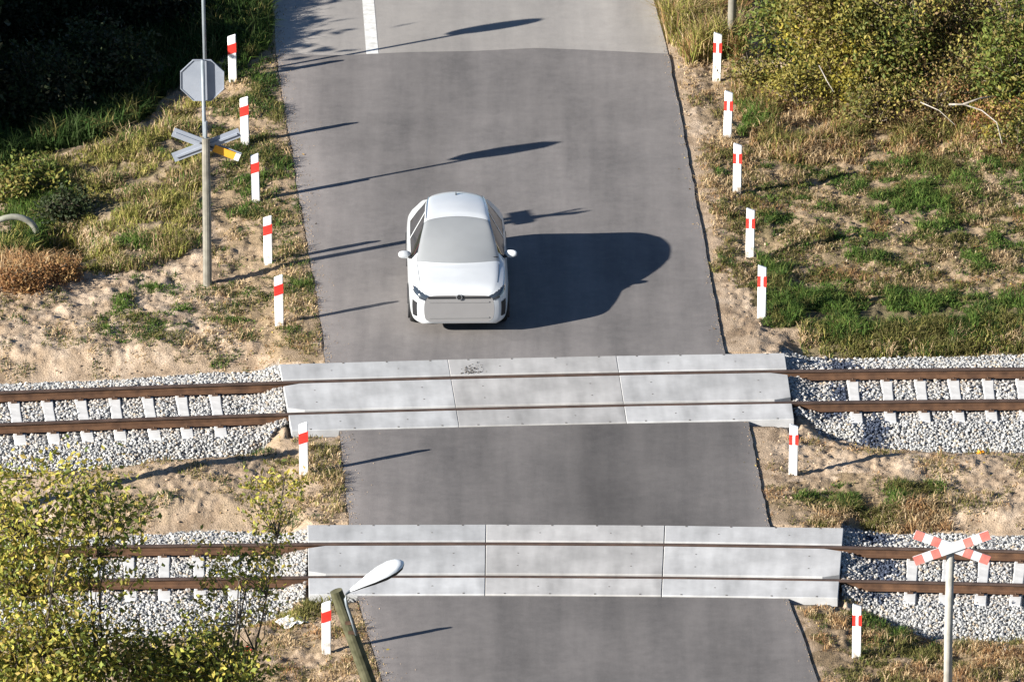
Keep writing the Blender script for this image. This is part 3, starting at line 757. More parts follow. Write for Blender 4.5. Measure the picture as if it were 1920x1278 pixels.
# ------------------------------------------------------------------ woody plants
LEAFPAL = {
    'autumn': [(.28, .28, .05), (.36, .33, .06), (.19, .22, .045), (.42, .35, .07), (.13, .16, .035), (.33, .25, .07)],
    'bush': [(.15, .15, .035), (.22, .20, .05), (.11, .12, .03), (.28, .23, .07), (.21, .14, .06), (.30, .25, .06)],
    'bushgreen': [(.11, .14, .03), (.15, .18, .035), (.07, .10, .022), (.24, .22, .05), (.2, .16, .05)],
    'brown': [(.20, .14, .06), (.16, .11, .05), (.24, .18, .07), (.14, .14, .045)],
    'yellow': [(.32, .26, .04), (.26, .22, .04), (.2, .19, .04)],
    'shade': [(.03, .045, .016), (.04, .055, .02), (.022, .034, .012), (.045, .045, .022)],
    'rust': [(.26, .13, .05), (.2, .1, .04), (.3, .19, .08)],
}
def leaf_mesh(name, C, size, col, droop=0.3):
    n = len(C); Rm = rotmats(n)
    s = size[:, None]
    a = Rm[:, :, 0] * s; b = Rm[:, :, 1] * s * .55; nn = Rm[:, :, 2] * s * .16
    V = np.stack([C - a, C + b * 1. + nn, C + a, C - b + nn], 1)
    f = np.array([[0, 1, 2], [0, 2, 3]])[None] + (np.arange(n) * 4)[:, None, None]
    return mesh_np(name, V.reshape(-1, 3), f.reshape(-1, 3), np.repeat(col, 4, axis=0), [M_LEAF])
def plant(name, label, cat, base, h, rad, clumps, per, leaf, pal, group=None, z0=.25, trunk_r=.04, spread=.16, stems=5, flat=1.0, part=('stem', 'foliage'), bark=None, centers=None, lean=(0, 0), gaps=.0, seed=0, twig=.006):
    """thing > stems + foliage; crown = ellipsoid from z0*h to h"""
    th = thing(name, label, cat, tuple(base), 0, group)
    R_ = np.random.default_rng(100 + seed)
    if centers is None:
        cz = (z0 + 1) / 2 * h; rz = (1 - z0) / 2 * h
        q = R_.normal(size=(clumps * 3, 3)); q /= np.linalg.norm(q, axis=1, keepdims=True); q *= R_.uniform(0.05, 1, (len(q), 1)) ** .42
        ctr = q * np.array([rad, rad * flat, rz]) + np.array([lean[0], lean[1], cz])
        ns = fbm(ctr[:, 0] * 1.6 + seed * 3.1, ctr[:, 2] * 1.6 + ctr[:, 1], 200 + seed, 3)
        ctr = ctr[ns > gaps][:clumps]
    else:
        ctr = np.asarray(centers, float)
    # stems and twigs
    mb = MB(); tr = np.array([lean[0] * .4, lean[1] * .4, z0 * h * .8])
    forks = []
    for k in range(stems):
        ang = R_.uniform(0, 2 * math.pi); rr = rad * R_.uniform(.15, .6)
        tipz = np.array([lean[0] + rr * math.cos(ang), lean[1] + rr * math.sin(ang) * flat, h * R_.uniform(.6, .92)])
        b0 = np.array([R_.uniform(-.5, .5) * trunk_r * (0 if stems == 1 else 3), R_.uniform(-.5, .5) * trunk_r * (0 if stems == 1 else 3), -.06])
        pth = [b0 * (1 - t) + tipz * t + np.array([R_.normal() * .05, R_.normal() * .05, 0]) * h * .15 * math.sin(math.pi * t) for t in np.linspace(0, 1, 7)]
        mb.tube(pth, [trunk_r * (1 - .8 * t) for t in np.linspace(0, 1, 7)], 6); forks += pth[2:]
    fk = np.array(forks)
    for c in ctr[:: max(1, len(ctr) // 110)]:
        j = np.argmin(np.linalg.norm(fk - c - np.array([0, 0, -.2 * h]), axis=1)); a = fk[j]
        mid = (a + c) / 2 + R_.normal(size=3) * .06
        mb.tube([a, mid, c], [twig * 1.8, twig * 1.3, twig * .6], 4)
    mb.build(part[0], bark or M_BARK, th, smooth=True)
    n = len(ctr) * per
    C = np.repeat(ctr, per, axis=0) + R_.normal(size=(n, 3)) * np.array([spread, spread, spread * .75])
    C[:, 2] = np.maximum(C[:, 2], .03)
    pl = np.array(LEAFPAL[pal] if isinstance(pal, str) else sum([LEAFPAL[p] for p in pal], []))
    # each clump leans towards one leaf colour
    cb = np.repeat(R_.integers(0, len(pl), len(ctr)), per); ci = np.where(R_.random(n) < .72, cb, R_.integers(0, len(pl), n))
    col = pl[ci] * R_.uniform(.75, 1.3, (n, 1))
    link(part[1], leaf_mesh(part[1], C, R_.uniform(leaf * .65, leaf * 1.25, n), col), th)
    return th
SH = 'bushes along the sunny verge right of the road'
for i, (u, v, h, r, cl, pal, lab) in enumerate((
        (1500, 128, 1.9, .95, 95, 'bushgreen', 'green bush close behind the two farthest right posts'),
        (1570, 165, 2.3, 1.15, 120, ['bush', 'yellow'], 'bush with a bright yellow lower edge, second from the left in the thicket'),
        (1690, 180, 2.4, 1.1, 110, ['bush', 'bushgreen'], 'bush with a dark green foot in the middle of the thicket'),
        (1800, 150, 2.4, 1.15, 110, ['bush', 'brown'], 'brownish thinning bush behind the bare pale branch'),
        (1915, 225, 2.6, .9, 100, 'bushgreen', 'green bush at the right picture edge, right of the bare branch'),
        (1510, -60, 2.6, 1.15, 110, ['bush', 'bushgreen'], 'bush at the top picture edge right of the pale sign pole'),
        (1610, -40, 2.4, 1.3, 120, ['bush', 'brown'], 'olive brown bush at the top picture edge, third from the right'),
        (1750, -60, 2.5, 1.3, 120, 'brown', 'brown bush at the top picture edge, second from the right'),
        (1890, -30, 2.6, 1.3, 120, ['bush', 'bushgreen'], 'bush in the top right picture corner'))):
    plant('bush', lab, 'bush', GH(u, v), h, r, cl, 66, .048, pal, SH, .05, .03, .2, 9, .9, bark=M_TWIGS, twig=.008, seed=i, gaps=.40)
plant('small_bush', 'small round dark green plant at the foot of the thicket', 'bush', GH(1690, 205), .75, .42, 26, 60, .04, 'bushgreen', SH, .02, .012, .1, 5, seed=30)
plant('small_bush', 'small orange yellow bush at the foot of the thicket', 'bush', GH(1580, 205), .8, .45, 26, 55, .04, 'yellow', SH, .02, .012, .11, 5, seed=31)
plant('small_bush', 'small orange brown bush below the bare pale branch', 'bush', GH(1875, 262), .8, .55, 28, 55, .04, ['rust', 'yellow'], SH, .02, .012, .12, 5, seed=32)
for i, (u, v, h, r, cl, pal, lab) in enumerate((
        (1420, 165, .75, .5, 26, ['bush', 'bushgreen'], 'low leafy bush just right of the second farthest right post'),
        (1500, 205, .8, .55, 30, ['bush', 'yellow'], 'low yellowish bush at the lower left tip of the thicket'),
        (1640, 240, .8, .6, 30, ['brown', 'bush'], 'low brownish bush in front of the thicket, right of the orange yellow one'),
        (1755, 238, 1.0, .65, 34, ['brown', 'rust', 'bush'], 'low brown bush left of the bare pale forked branch'),
        (1840, 205, 1.5, .7, 44, ['bush', 'brown'], 'half bare bush directly behind the bare pale forked branch'),
        (1905, 290, .7, .5, 24, ['bush', 'bushgreen'], 'low green bush at the right picture edge over the patchy grass'))):
    plant('small_bush', lab, 'bush', GH(u, v), h, r, cl, 60, .038, pal, SH, .03, .014, .17, 8, .9, bark=M_TWIGS, twig=.007, seed=80 + i, gaps=.38)
# shaded thicket at the top left
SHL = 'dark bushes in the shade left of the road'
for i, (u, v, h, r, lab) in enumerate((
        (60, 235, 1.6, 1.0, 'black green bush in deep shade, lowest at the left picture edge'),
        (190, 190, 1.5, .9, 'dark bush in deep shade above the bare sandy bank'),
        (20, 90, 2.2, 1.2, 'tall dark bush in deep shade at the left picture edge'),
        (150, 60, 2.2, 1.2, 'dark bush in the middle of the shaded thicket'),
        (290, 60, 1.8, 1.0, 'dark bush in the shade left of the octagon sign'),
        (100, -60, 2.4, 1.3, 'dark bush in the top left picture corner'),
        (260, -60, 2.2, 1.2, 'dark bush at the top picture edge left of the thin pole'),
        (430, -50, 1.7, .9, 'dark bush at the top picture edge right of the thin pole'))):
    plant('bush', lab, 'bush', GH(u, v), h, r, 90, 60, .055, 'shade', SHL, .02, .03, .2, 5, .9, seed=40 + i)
plant('small_bush', 'sunlit green bush at the left picture edge under the shade', 'bush', GH(45, 372), .75, .75, 40, 60, .045, 'bushgreen', None, .02, .012, .13, 5, seed=60)
plant('small_bush', 'dark green plant beside the pale culvert rim', 'bush', GH(120, 480), .5, .5, 30, 50, .045, ['shade'], None, .02, .012, .13, 5, seed=61)
plant('dry_plant', 'dry rust brown weed clump at the left picture edge', 'weed', GH(40, 540), .36, .5, 34, 40, .035, ['rust'], None, .02, .01, .13, 6, seed=62)
plant('dry_plant', 'dry rust brown weed clump next to the dark hollow', 'weed', GH(115, 525), .4, .35, 26, 45, .032, ['rust'], None, .02, .01, .1, 5, seed=63)

# tall trees off to the left whose shade reaches the road; loose row, dense crowns
sd_ = np.array([SUN[0], SUN[1]]); sd_ /= np.linalg.norm(sd_); sn_ = np.array([-sd_[1], sd_[0]])
for i, (n_, sbase, h, r, z0, lab) in enumerate((
        (17.0, -16.8, 8.4, 2.8, .12, 'tall leafy tree left of the picture, its shade tip crossing the road'),
        (14.7, -16.5, 6.5, 2.4, .05, 'medium leafy tree left of the picture, nearest the culvert'),
        (21.5, -21.0, 12, 3.8, .1, 'tallest broad leafy tree left of the picture, far back in the row'),
        (18.6, -20.0, 8, 3.0, .04, 'broad leafy tree left of the picture behind the medium one'),
        (25.5, -18.0, 12, 3.6, .1, 'tall leafy tree farthest up the left side of the road'),
        (16.2, -5.0, 3.6, 1.9, .02, 'narrow leafy tree just outside the left picture edge beside the thicket'),
        (19.5, -3.6, 7.0, 2.0, .02, 'narrow tall leafy tree just outside the top left picture corner'),
        (23.6, -1.5, 7.5, 2.6, .02, 'round leafy tree beyond the top left picture corner'))):
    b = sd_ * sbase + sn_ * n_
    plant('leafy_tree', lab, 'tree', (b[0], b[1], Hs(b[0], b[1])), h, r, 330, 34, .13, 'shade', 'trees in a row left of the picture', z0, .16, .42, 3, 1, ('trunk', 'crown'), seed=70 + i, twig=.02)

# autumn trees in the foreground at the lower left: their feet are nearer than the picture's lower edge
def fore(name, lab, base_px, pts_px, yplane, per, leaf, spread, pal, seed, stems=1, tr=.07):
    """crown clumps are spread through a slab 2 m deep around the plane y = yplane"""
    R_ = np.random.default_rng(seed)
    b = np.array([(base_px - 960) / 104.5 * 0.95, yplane, 0.0]); b[2] = Hs(b[0], b[1])
    ctr = []
    for u, v in pts_px:
        yy = yplane + R_.normal() * .6
        # point on the pixel's sight line at depth yy
        d = FWD * FPX + np.array([1., 0, 0]) * (u - W0 / 2) + UPV * (H0 / 2 - v)
        t = (yy - CAM[1]) / d[1]; p = CAM + d * t
        ctr.append(p - b)
    ctr = np.array(ctr); h = ctr[:, 2].max()
    th = thing(name, lab, 'tree', tuple(b), 0, 'young autumn trees in the lower left foreground')
    mb = MB(); stem_paths = []
    tops = ctr[np.argsort(-ctr[:, 2])][:max(3, stems * 3)]
    use = [tops[R_.integers(len(tops))] for _ in range(stems)]
    for tp in use:
        c1 = np.array([tp[0] * .3, tp[1] * .3, tp[2] * .45])
        pth = [(1 - t) ** 2 * np.zeros(3) + 2 * t * (1 - t) * c1 + t * t * tp + R_.normal(size=3) * .03 for t in np.linspace(0, 1, 9)]
        pth[0] = np.array([R_.normal() * .05, R_.normal() * .05, -.1])
        mb.tube(pth, [tr * (1 - .88 * t) for t in np.linspace(0, 1, 9)], 7); stem_paths += pth[3:]
    fk = np.array(stem_paths)
    for c in ctr:
        j = np.argmin(np.linalg.norm((fk - c) * np.array([1, 1, .6]) + np.array([0, 0, .25]), axis=1)); a = fk[j]
        if np.linalg.norm(a - c) > 3.2: continue
        mid = (a + c) / 2 + R_.normal(size=3) * .08 + np.array([0, 0, -.08])
        mb.tube([a, mid, c], [.012, .008, .004], 4)
    mb.build('trunk', M_BARK, th, smooth=True)
    n = len(ctr) * per
    C = np.repeat(ctr, per, axis=0) + R_.normal(size=(n, 3)) * spread
    pl = np.array(sum([LEAFPAL[p] for p in pal], []))
    cb = np.repeat(R_.integers(0, len(pl), len(ctr)), per); ci = np.where(R_.random(n) < .5, cb, R_.integers(0, len(pl), n))
    col = pl[ci] * R_.uniform(.75, 1.3, (n, 1))
    link('crown', leaf_mesh('crown', C, R_.uniform(leaf * .6, leaf * 1.3, n), col), th)
    return th
def cloud(regs, seed):
    R_ = np.random.default_rng(seed); o = []
    for (u0, v0, u1, v1, n) in regs:
        for _ in range(n):
            a = R_.random() * 2 * math.pi; r = R_.random() ** .5
            o.append(((u0 + u1) / 2 + (u1 - u0) / 2 * r * math.cos(a), (v0 + v1) / 2 + (v1 - v0) / 2 * r * math.sin(a)))
    return o
fore('autumn_tree', 'leafy yellow green tree filling the lower left picture edge', 40,
     cloud([(-60, 880, 70, 1000, 24), (-20, 950, 200, 1120, 64), (-80, 1040, 170, 1330, 140), (50, 870, 160, 940, 10), (-60, 1180, 200, 1320, 90), (-60, 900, 40, 1060, 26)], 1), -26, 28, .058, .2, ['autumn'], 301, 2, .05)
fore('autumn_tree', 'slim tree with airy upper twigs over the gravel, right of the leftmost tree', 230,
     cloud([(120, 870, 235, 970, 17), (190, 930, 280, 1060, 14), (140, 1040, 260, 1120, 9), (90, 1150, 260, 1320, 50), (220, 1195, 340, 1320, 46)], 2), -25.5, 27, .057, .18, ['autumn', 'bushgreen'], 302, 2, .05)
fore('autumn_tree', 'bushy dark green tree top at the bottom picture edge, left of the lamp post', 400,
     cloud([(290, 1190, 480, 1330, 80), (260, 1225, 500, 1350, 80), (340, 1155, 430, 1210, 8), (410, 1030, 500, 1095, 6), (350, 1080, 430, 1140, 4)], 3), -25, 32, .055, .17, ['bushgreen', 'autumn', 'autumn'], 303, 2)
fore('autumn_tree', 'thin sapling with sparse yellow leaves reaching up to the sand strip', 430,
     cloud([(465, 890, 565, 945, 14), (480, 930, 535, 1010, 7), (455, 1000, 545, 1075, 8), (430, 1080, 515, 1190, 8), (370, 1000, 440, 1060, 4)], 4), -24.5, 28, .047, .14, ['autumn', 'yellow'], 304, 1, .035)

def litter(n, seed):
    R_ = np.random.default_rng(seed)
    x = R_.uniform(-9.5, 9.5, n); y = R_.uniform(-16, 17, n)
    m, _ = ballast(x, y); o = np.maximum(xl(y) - x, x - xr(y)); d_ = fbm(x * .9, y * .9, 95, 3) + R_.uniform(-.15, .15, n)
    ok = (o > -.25) & (m < .5) & (d_ > .5 + .15 * (o < 0))
    for T in (TU, TL):
        a, d = T.sd(x, y); ok &= ~((a > T.s0 - .1) & (a < T.s1 + .1) & (np.abs(d) < 1.75))
    x, y, o = x[ok], y[ok], o[ok]; n = len(x)
    z = np.where(o > 0, height(x, y), 0.0) + .012
    pl = np.array([(.34, .23, .10), (.26, .16, .07), (.42, .32, .16), (.18, .12, .06), (.40, .30, .06)])
    return leaf_mesh('leaf_litter', np.stack([x, y, z], -1), R_.uniform(.014, .035, n), pl[R_.integers(0, 5, n)] * R_.uniform(.7, 1.2, (n, 1)))
tag(link('leaf_litter', litter(9000, 96)), 'dry fallen leaves scattered over the verges', 'leaf litter', kind='stuff')
R_ = np.random.default_rng(15); n = 5200
y = R_.uniform(-16.5, 17.2, n); side_ = R_.random(n) < .78
o = R_.exponential(.08, n) * (.35 + 1.5 * fbm(y * 1.3, y * 0 + 3.3, 99, 3)) - .06
x = np.where(side_, xl(y) + o, xr(y) - o * .5); ok = np.ones(n, bool)
for T in (TU, TL):
    a, d = T.sd(x, y); ok &= np.abs(d) > PO + .03
x, y, o = x[ok], y[ok], o[ok]
P = np.stack([x, y, np.where(o > 0, .003, height(x, y) + .004)], -1)
tag(link('edge_grit', stones('edge_grit', P, R_.uniform(.003, .012, len(P)), np.array([.36, .27, .185]) * R_.uniform(.55, 1.25, (len(P), 1)), M_STONE, .4)), 'sandy grit spilled over the road edges', 'grit', kind='stuff')
# a dirty smear on the far deck
R_ = np.random.default_rng(5); n = 160; c = G(886, 696, .03)
P = np.stack([c[0] + R_.normal(size=n) * .1, c[1] + R_.normal(size=n) * .16, np.full(n, .024)], -1)
P = P[np.abs(TU.sd(P[:, 0], P[:, 1])[1] + 1.2) < .33]
tag(link('dirt', stones('dirt', P, R_.uniform(.008, .02, len(P)), np.array([.12, .11, .10]) * R_.uniform(.6, 1.3, (len(P), 1)), M_STONE, .3)), 'dark dirt crumbs on the far crossing deck', 'dirt', kind='stuff')

# bare fallen branch and leaning dead twigs by the thicket
def branch(lab, pts, r, group=None, name='dead_branch'):
    mb = MB()
    for pth in pts:
        q = [GH(u, v + 72) + np.array([0, 0, z + .72]) for u, v, z in pth]; mb.tube(q, [r * (1 - .6 * t) for t in np.linspace(0, 1, len(q))], 6)
    o = mb.build(name, M_TWIG, smooth=True); return tag(o, lab, 'branch', group)
branch('bare pale forked branch lying at the edge of the thicket', [[(1778, 235, .45), (1805, 232, .42), (1840, 232, .3), (1868, 250, .25), (1878, 280, .15)], [(1805, 232, .42), (1835, 224, .45), (1862, 216, .42)]], .02)
branch('thin bare twig lying in dry grass, left of the forked branch', [[(1725, 226, .4), (1760, 232, .3), (1790, 250, .2)]], .012)
branch('thin pale stick leaning in front of the yellow bush', [[(1535, 205, .9), (1550, 225, .8), (1562, 235, .7)]], .014)

# ------------------------------------------------------------------ marker posts
def post_mat():
    m, n, b = base_mat('post_paint', .5, .35)
    tc = n.nodes.new('ShaderNodeTexCoord'); sx = n.nodes.new('ShaderNodeSeparateXYZ'); n.links.new(tc.outputs['Object'], sx.inputs[0])
    oi = n.nodes.new('ShaderNodeObjectInfo')
    no = n.nodes.new('ShaderNodeTexNoise'); no.noise_dimensions = '4D'; no.inputs['Scale'].default_value = 11; no.inputs['Detail'].default_value = 6
    n.links.new(tc.outputs['Object'], no.inputs['Vector'])
    w = n.nodes.new('ShaderNodeMath'); w.operation = 'MULTIPLY'; w.inputs[1].default_value = 40; n.links.new(oi.outputs['Random'], w.inputs[0]); n.links.new(w.outputs[0], no.inputs['W'])
    a = n.nodes.new('ShaderNodeMath'); a.operation = 'MULTIPLY_ADD'; a.inputs[1].default_value = -.9; n.links.new(sx.outputs[2], a.inputs[0]); n.links.new(no.outputs[0], a.inputs[2])
    mr = n.nodes.new('ShaderNodeMapRange'); mr.inputs[1].default_value = .36; mr.inputs[2].default_value = .6; n.links.new(a.outputs[0], mr.inputs[0])
    r = ramp(n, [(0, (.8, .8, .79)), (1, (.34, .28, .21))]); n.links.new(mr.outputs[0], r.inputs[0]); n.links.new(r.outputs[0], b.inputs['Base Color'])
    return m
M_POST = post_mat()
def make_post(left):
    w, d, h = .155, .07, 1.0
    th = thing('marker_post', '', 'marker post')
    s = 1 if left else -1
    mb = MB()
    mb.prism([(-w / 2, -.15), (w / 2, -.15), (w / 2, h - (.0 if left else .05)), (-w / 2, h - (.05 if left else .0))], 'y', -d / 2, d / 2)
    mb.build('shaft', M_POST, th, bevel=.012)
    e = .003
    if left:
        b = MB(); zl, zr = .60, .65
        b.prism([(-w / 2 - e, zl), (w / 2 + e, zr), (w / 2 + e, zr + .19), (-w / 2 - e, zl + .19)], 'y', -d / 2 - e, d / 2 + e)
        b.build('red_band', M_RED, th)
    else:
        for x0, x1 in ((-w / 2 - e, -w / 2 + .05), (w / 2 - .05, w / 2 + e)):
            b = MB(); b.box(x0, x1, -d / 2 - e, d / 2 + e, .60, .80); b.build('red_band', M_RED, th)
        b = MB(); b.box(-.022, .022, -d / 2 - .005, -d / 2, .62, .78); b.build('reflector', M_SIGNWHITE, th)
    return th
def copy_tree(o, parent=None):
    c = o.copy(); COL.objects.link(c)
    if parent is not None: c.parent = parent
    for ch in o.children: copy_tree(ch, c)
    return c
LP = [(437, 157, .99, 'white post with red band right of the octagon sign, farthest in the left row'),
      (460, 274, .98, 'white post with red band right of the grey cross sign, partly over its arm'),
      (480, 381, .98, 'white post with red band in the left row, level with the car roof'),
      (503, 496, .95, 'white post with red band in the left row, level with the car windscreen'),
      (524, 612, 1.0, 'white post with red band in the left row, level with the car bumper'),
      (570, 893, 1.03, 'white post with red band on the sand between the two tracks, left of the road'),
      (612, 1226, 1.0, 'white post with red band beside the leaning lamp post')]
RP = [(1344, 155, 1.0, 'white post with two red strips beside the pale sign pole, farthest in the right row'),
      (1364, 262, .98, 'white post with two red strips below the green bush, second farthest on the right'),
      (1382, 362, .98, 'white post with two red strips right of the road, level with the car roof'),
      (1406, 483, .97, 'white post with two red strips right of the road, level with the car windscreen'),
      (1428, 597, 1.03, 'white post with two red strips at the end of the bright green grass strip'),
      (1487, 890, .97, 'white post with two red strips on sand between the two tracks, right side'),
      (1606, 1232, 1.0, 'white post with two red strips left of the red and white cross sign')]
for left, lst in ((True, LP), (False, RP)):
    proto = make_post(left)
    for i, (u, v, h, lab) in enumerate(lst):
        o = proto if i == 0 else copy_tree(proto)
        p = GH(u, v); o.location = p; o.scale = (1, 1, h)
        o.rotation_euler = (random.uniform(-.02, .02), (-.028 if left else .022) * (1 - i / 7) + random.uniform(-.008, .008), random.uniform(-.08, .08) + (.05 if left else -.05))
        tag(o, lab, 'marker post', 'white and red marker posts along the left road edge' if left else 'white and red marker posts along the right road edge')

# ------------------------------------------------------------------ signs and poles
def cross_arm(L, w, t): 
    return [(-L / 2, -w / 2), (L / 2, -w / 2), (L / 2, w / 2), (-L / 2, w / 2)]
def rot2(p, a): return (p[0] * math.cos(a) - p[1] * math.sin(a), p[0] * math.sin(a) + p[1] * math.cos(a))
# grey backed cross on its concrete pole
p = GH(389, 536); hx = (536 - 275) / 97.0
t = thing('crossing_sign', 'grey backed cross sign on a concrete pole left of the car', 'road sign', tuple(p))
mb = MB(); mb.tube([(0, 0, -.2), (0, 0, 1.2), (-.01, 0, hx + .18)], [.082, .078, .072], 12); mb.build('pole', M_POLEC, t, smooth=False)
mb = MB(); mb.tube([(-.01, .0, hx + .17), (-.01, .0, hx + .5)], .03, 8); mb.build('pole_top', M_POLEG, t)
A = math.radians(22)
for k, a in enumerate((A, -A)):
    arm = MB(); yo = .10 + .03 * k
    arm.prism([rot2(q, a) for q in cross_arm(1.3, .175, 0)], 'y', yo, yo + .02)
    o = arm.build('cross_arm', M_SIGNB, t, loc=(0, 0, hx))
    st = MB()
    st.prism([rot2(q, a) for q in cross_arm(1.2, .035, 0)], 'y', yo - .03, yo - .001)
    st.build('stiffener', M_SIGNB, o)
    if k == 1:
        cv = MB(); cv.prism([rot2(q, a) for q in [(.14, -.07), (.55, -.07), (.55, .07), (.14, .07)]], 'y', yo - .045, yo - .031); cv.build('orange_strip', M_ORANGE, o)
        cv = MB(); cv.prism([rot2(q, a) for q in [(.55, -.07), (.64, -.07), (.64, .07), (.55, .07)]], 'y', yo - .045, yo - .031); cv.build('white_tip', M_WHITE, o)
# stop sign seen from behind
p = GH(387, 400)
hs = (400 - 150) / 97.0
t = thing('stop_sign', 'grey back of an octagonal road sign on a thin pole behind the cross sign', 'road sign', tuple(p))
mb = MB(); mb.tube([(0, 0, -.2), (-.02, 0, 1.3), (-.05, 0, hs + .42)], .036, 10); mb.build('pole', M_POLEG, t, smooth=True)
r8 = .40 / math.cos(math.pi / 8)
mb = MB(); mb.prism([(-.06 + r8 * math.cos(math.pi / 8 + k * math.pi / 4), r8 * math.sin(math.pi / 8 + k * math.pi / 4)) for k in range(8)], 'y', .075, .095)
o = mb.build('sign_plate', M_SIGNB, t, loc=(0, 0, hs))
mb = MB()
pr = [(r8 * math.cos(math.pi / 8 + k * math.pi / 4), r8 * math.sin(math.pi / 8 + k * math.pi / 4)) for k in range(8)]
for k in range(8):
    a, b = pr[k], pr[(k + 1) % 8]
    mb.prism([(-.06 + a[0], a[1]), (-.06 + b[0], b[1]), (-.06 + b[0] * .965, b[1] * .965), (-.06 + a[0] * .965, a[1] * .965)], 'y', .06, .075)
mb.build('rim', M_SIGNB, o)
# thin pole farther up with its disc above the picture
p = GH(386, 168)
t = thing('road_sign', 'thin grey pole rising behind the octagon sign, its disc above the picture', 'road sign', tuple(p))
mb = MB(); mb.tube([(0, 0, -.2), (-.03, 0, 1.5), (-.06, 0, 3.0)], .036, 10); mb.build('pole', M_POLEG, t, smooth=True)
mb = MB(); mb.prism([(-.06 + .38 * math.cos(k * math.pi / 12), 2.62 + .38 * math.sin(k * math.pi / 12)) for k in range(24)], 'y', .04, .06); mb.build('sign_plate', M_SIGNB, t)
# pale pole on the right, upper edge
p = GH(1371, 108)
t = thing('road_sign', 'pale thick sign pole at the top picture edge among dry grass', 'road sign', tuple(p))
mb = MB(); mb.tube([(0, 0, -.2), (.02, 0, 1.4), (.04, 0, 2.7)], [.085, .078, .07], 12); mb.build('pole', M_POLEC, t, smooth=True)
for k, a in enumerate((A, -A)):
    arm = MB(); arm.prism([rot2(q, a) for q in cross_arm(1.25, .16, 0)], 'y', -.1 - .025 * k, -.08 - .025 * k); arm.build('cross_arm', M_SIGNWHITE, t, loc=(.04, 0, 2.5))
# red and white cross, lower right
p = GH(1777, 1310); hx = (1310 - 1021) / (97.0 * 1.05)
t = thing('crossing_sign', 'red and white cross sign on a pale pole, lower right', 'road sign', tuple(p))
mb = MB(); mb.tube([(0, 0, -.2), (.0, 0, 1.2), (.02, 0, hx - .02)], [.075, .072, .066], 12); mb.build('pole', M_POLEW, t, smooth=True)
for k, a in enumerate((-math.radians(21), math.radians(21))):
    yo = -.10 - .024 * k; ln = 1.36
    arm = MB(); arm.prism([rot2(q, a) for q in cross_arm(ln, .165, 0)], 'y', yo, yo + .018); o = arm.build('cross_arm', M_SIGNWHITE, t, loc=(.04, 0, hx))
    for s in (-1, 1):
        for x0, x1 in ((.52, .68), (.22, .365)):
            b = MB(); q = sorted((s * x0, s * x1)); b.prism([rot2(z, a) for z in [(q[0], -.083), (q[1], -.083), (q[1], .083), (q[0], .083)]], 'y', yo - .003, yo + .0)
            b.build('red_field', M_SIGNRED, o)
# leaning lamp post, its foot below the picture
T0 = G(630, 1107, 7.0)
base = np.array([T0[0] + 2.35, T0[1] - .1, 0]); base[2] = Hs(base[0], base[1])
t = thing('street_lamp', 'leaning mossy lamp post with a white lamp head, lower left of the road', 'street lamp', tuple(base))
tp = T0 - base
mb = MB(); mb.tube([np.array([0, 0, -.3]), tp * .5, tp], [.15, .125, .105], 14); mb.build('pole', M_WOODPOLE, t)
def onp(u, v, dy=0.0):
    d = FWD * FPX + np.array([1., 0, 0]) * (u - W0 / 2) + UPV * (H0 / 2 - v)
    tt = (T0[1] - .16 + dy - CAM[1]) / d[1]; return CAM + d * tt - base
armp = [onp(668, 1190), onp(660, 1165), onp(650, 1135), onp(647, 1122, .03), onp(650, 1112, .06), onp(660, 1105, .1)]
mb = MB(); mb.tube(armp, .022, 8); mb.build('lamp_arm', M_POLEG, t, smooth=True)
for q in (onp(668, 1186), onp(662, 1168)):
    mb = MB(); mb.box(q[0] - .13, q[0] + .02, q[1] - .01, q[1] + .05, q[2] - .02, q[2] + .02); mb.build('arm_clamp', M_CLIP, t)
h0 = onp(655, 1108, .08); h1 = onp(757, 1052, .55)
ax = h1 - h0; Lh = np.linalg.norm(ax); ax /= Lh
side = np.cross(ax, np.array([0, 0, 1.])); side /= np.linalg.norm(side); upn = np.cross(side, ax)
prof = [(0, .02), (.06, .05), (.2, .085), (.4, .145), (.6, .185), (.78, .185), (.9, .145), (.97, .07), (1, .005)]
def shell(lo):
    vs_ = []; ns_ = 13; fs_ = []
    for q, r in prof:
        for k in range(ns_):
            a = math.pi * k / (ns_ - 1)
            c = h0 + ax * (q * Lh) + side * (r * math.cos(a)) + upn * ((r * .62 if lo > 0 else -r * .62) * math.sin(a))
            vs_.append(c)
    for i in range(len(prof) - 1):
        for k in range(ns_ - 1): fs_.append((i * ns_ + k, (i + 1) * ns_ + k, (i + 1) * ns_ + k + 1, i * ns_ + k + 1))
    b = MB(); b.add(vs_, fs_); return b
shell(1).build('lamp_head', M_LAMP, t, smooth=True)
shell(-1).build('lamp_cover', M_DARK, t, smooth=True)
# wooden post just left of the picture: its shade lies across the sand between the tracks
p = G(-118, 985, -.15)
mb = MB(); mb.tube([(0, 0, -.3), (0, 0, 1.6), (0, 0, 3.0)], [.14, .13, .12], 10)
tag(mb.build('wooden_post', M_WOODPOLE, loc=(p[0], p[1], Hs(p[0], p[1]))), 'thick wooden post beside the track, left of the picture', 'post')
# culvert rim in the ditch
p = GH(26, 458)
mb = MB(); mb.tube([(.48 * math.cos(a), 0, .40 * math.sin(a) + .14) for a in np.linspace(0, math.pi, 15)], .06, 8)
t = thing('culvert_pipe', 'pale mossy concrete culvert rim in the ditch at the left picture edge', 'culvert', (p[0] - .05, p[1], p[2]), .25)
mb.build('rim', M_CULVERT, t, smooth=True)
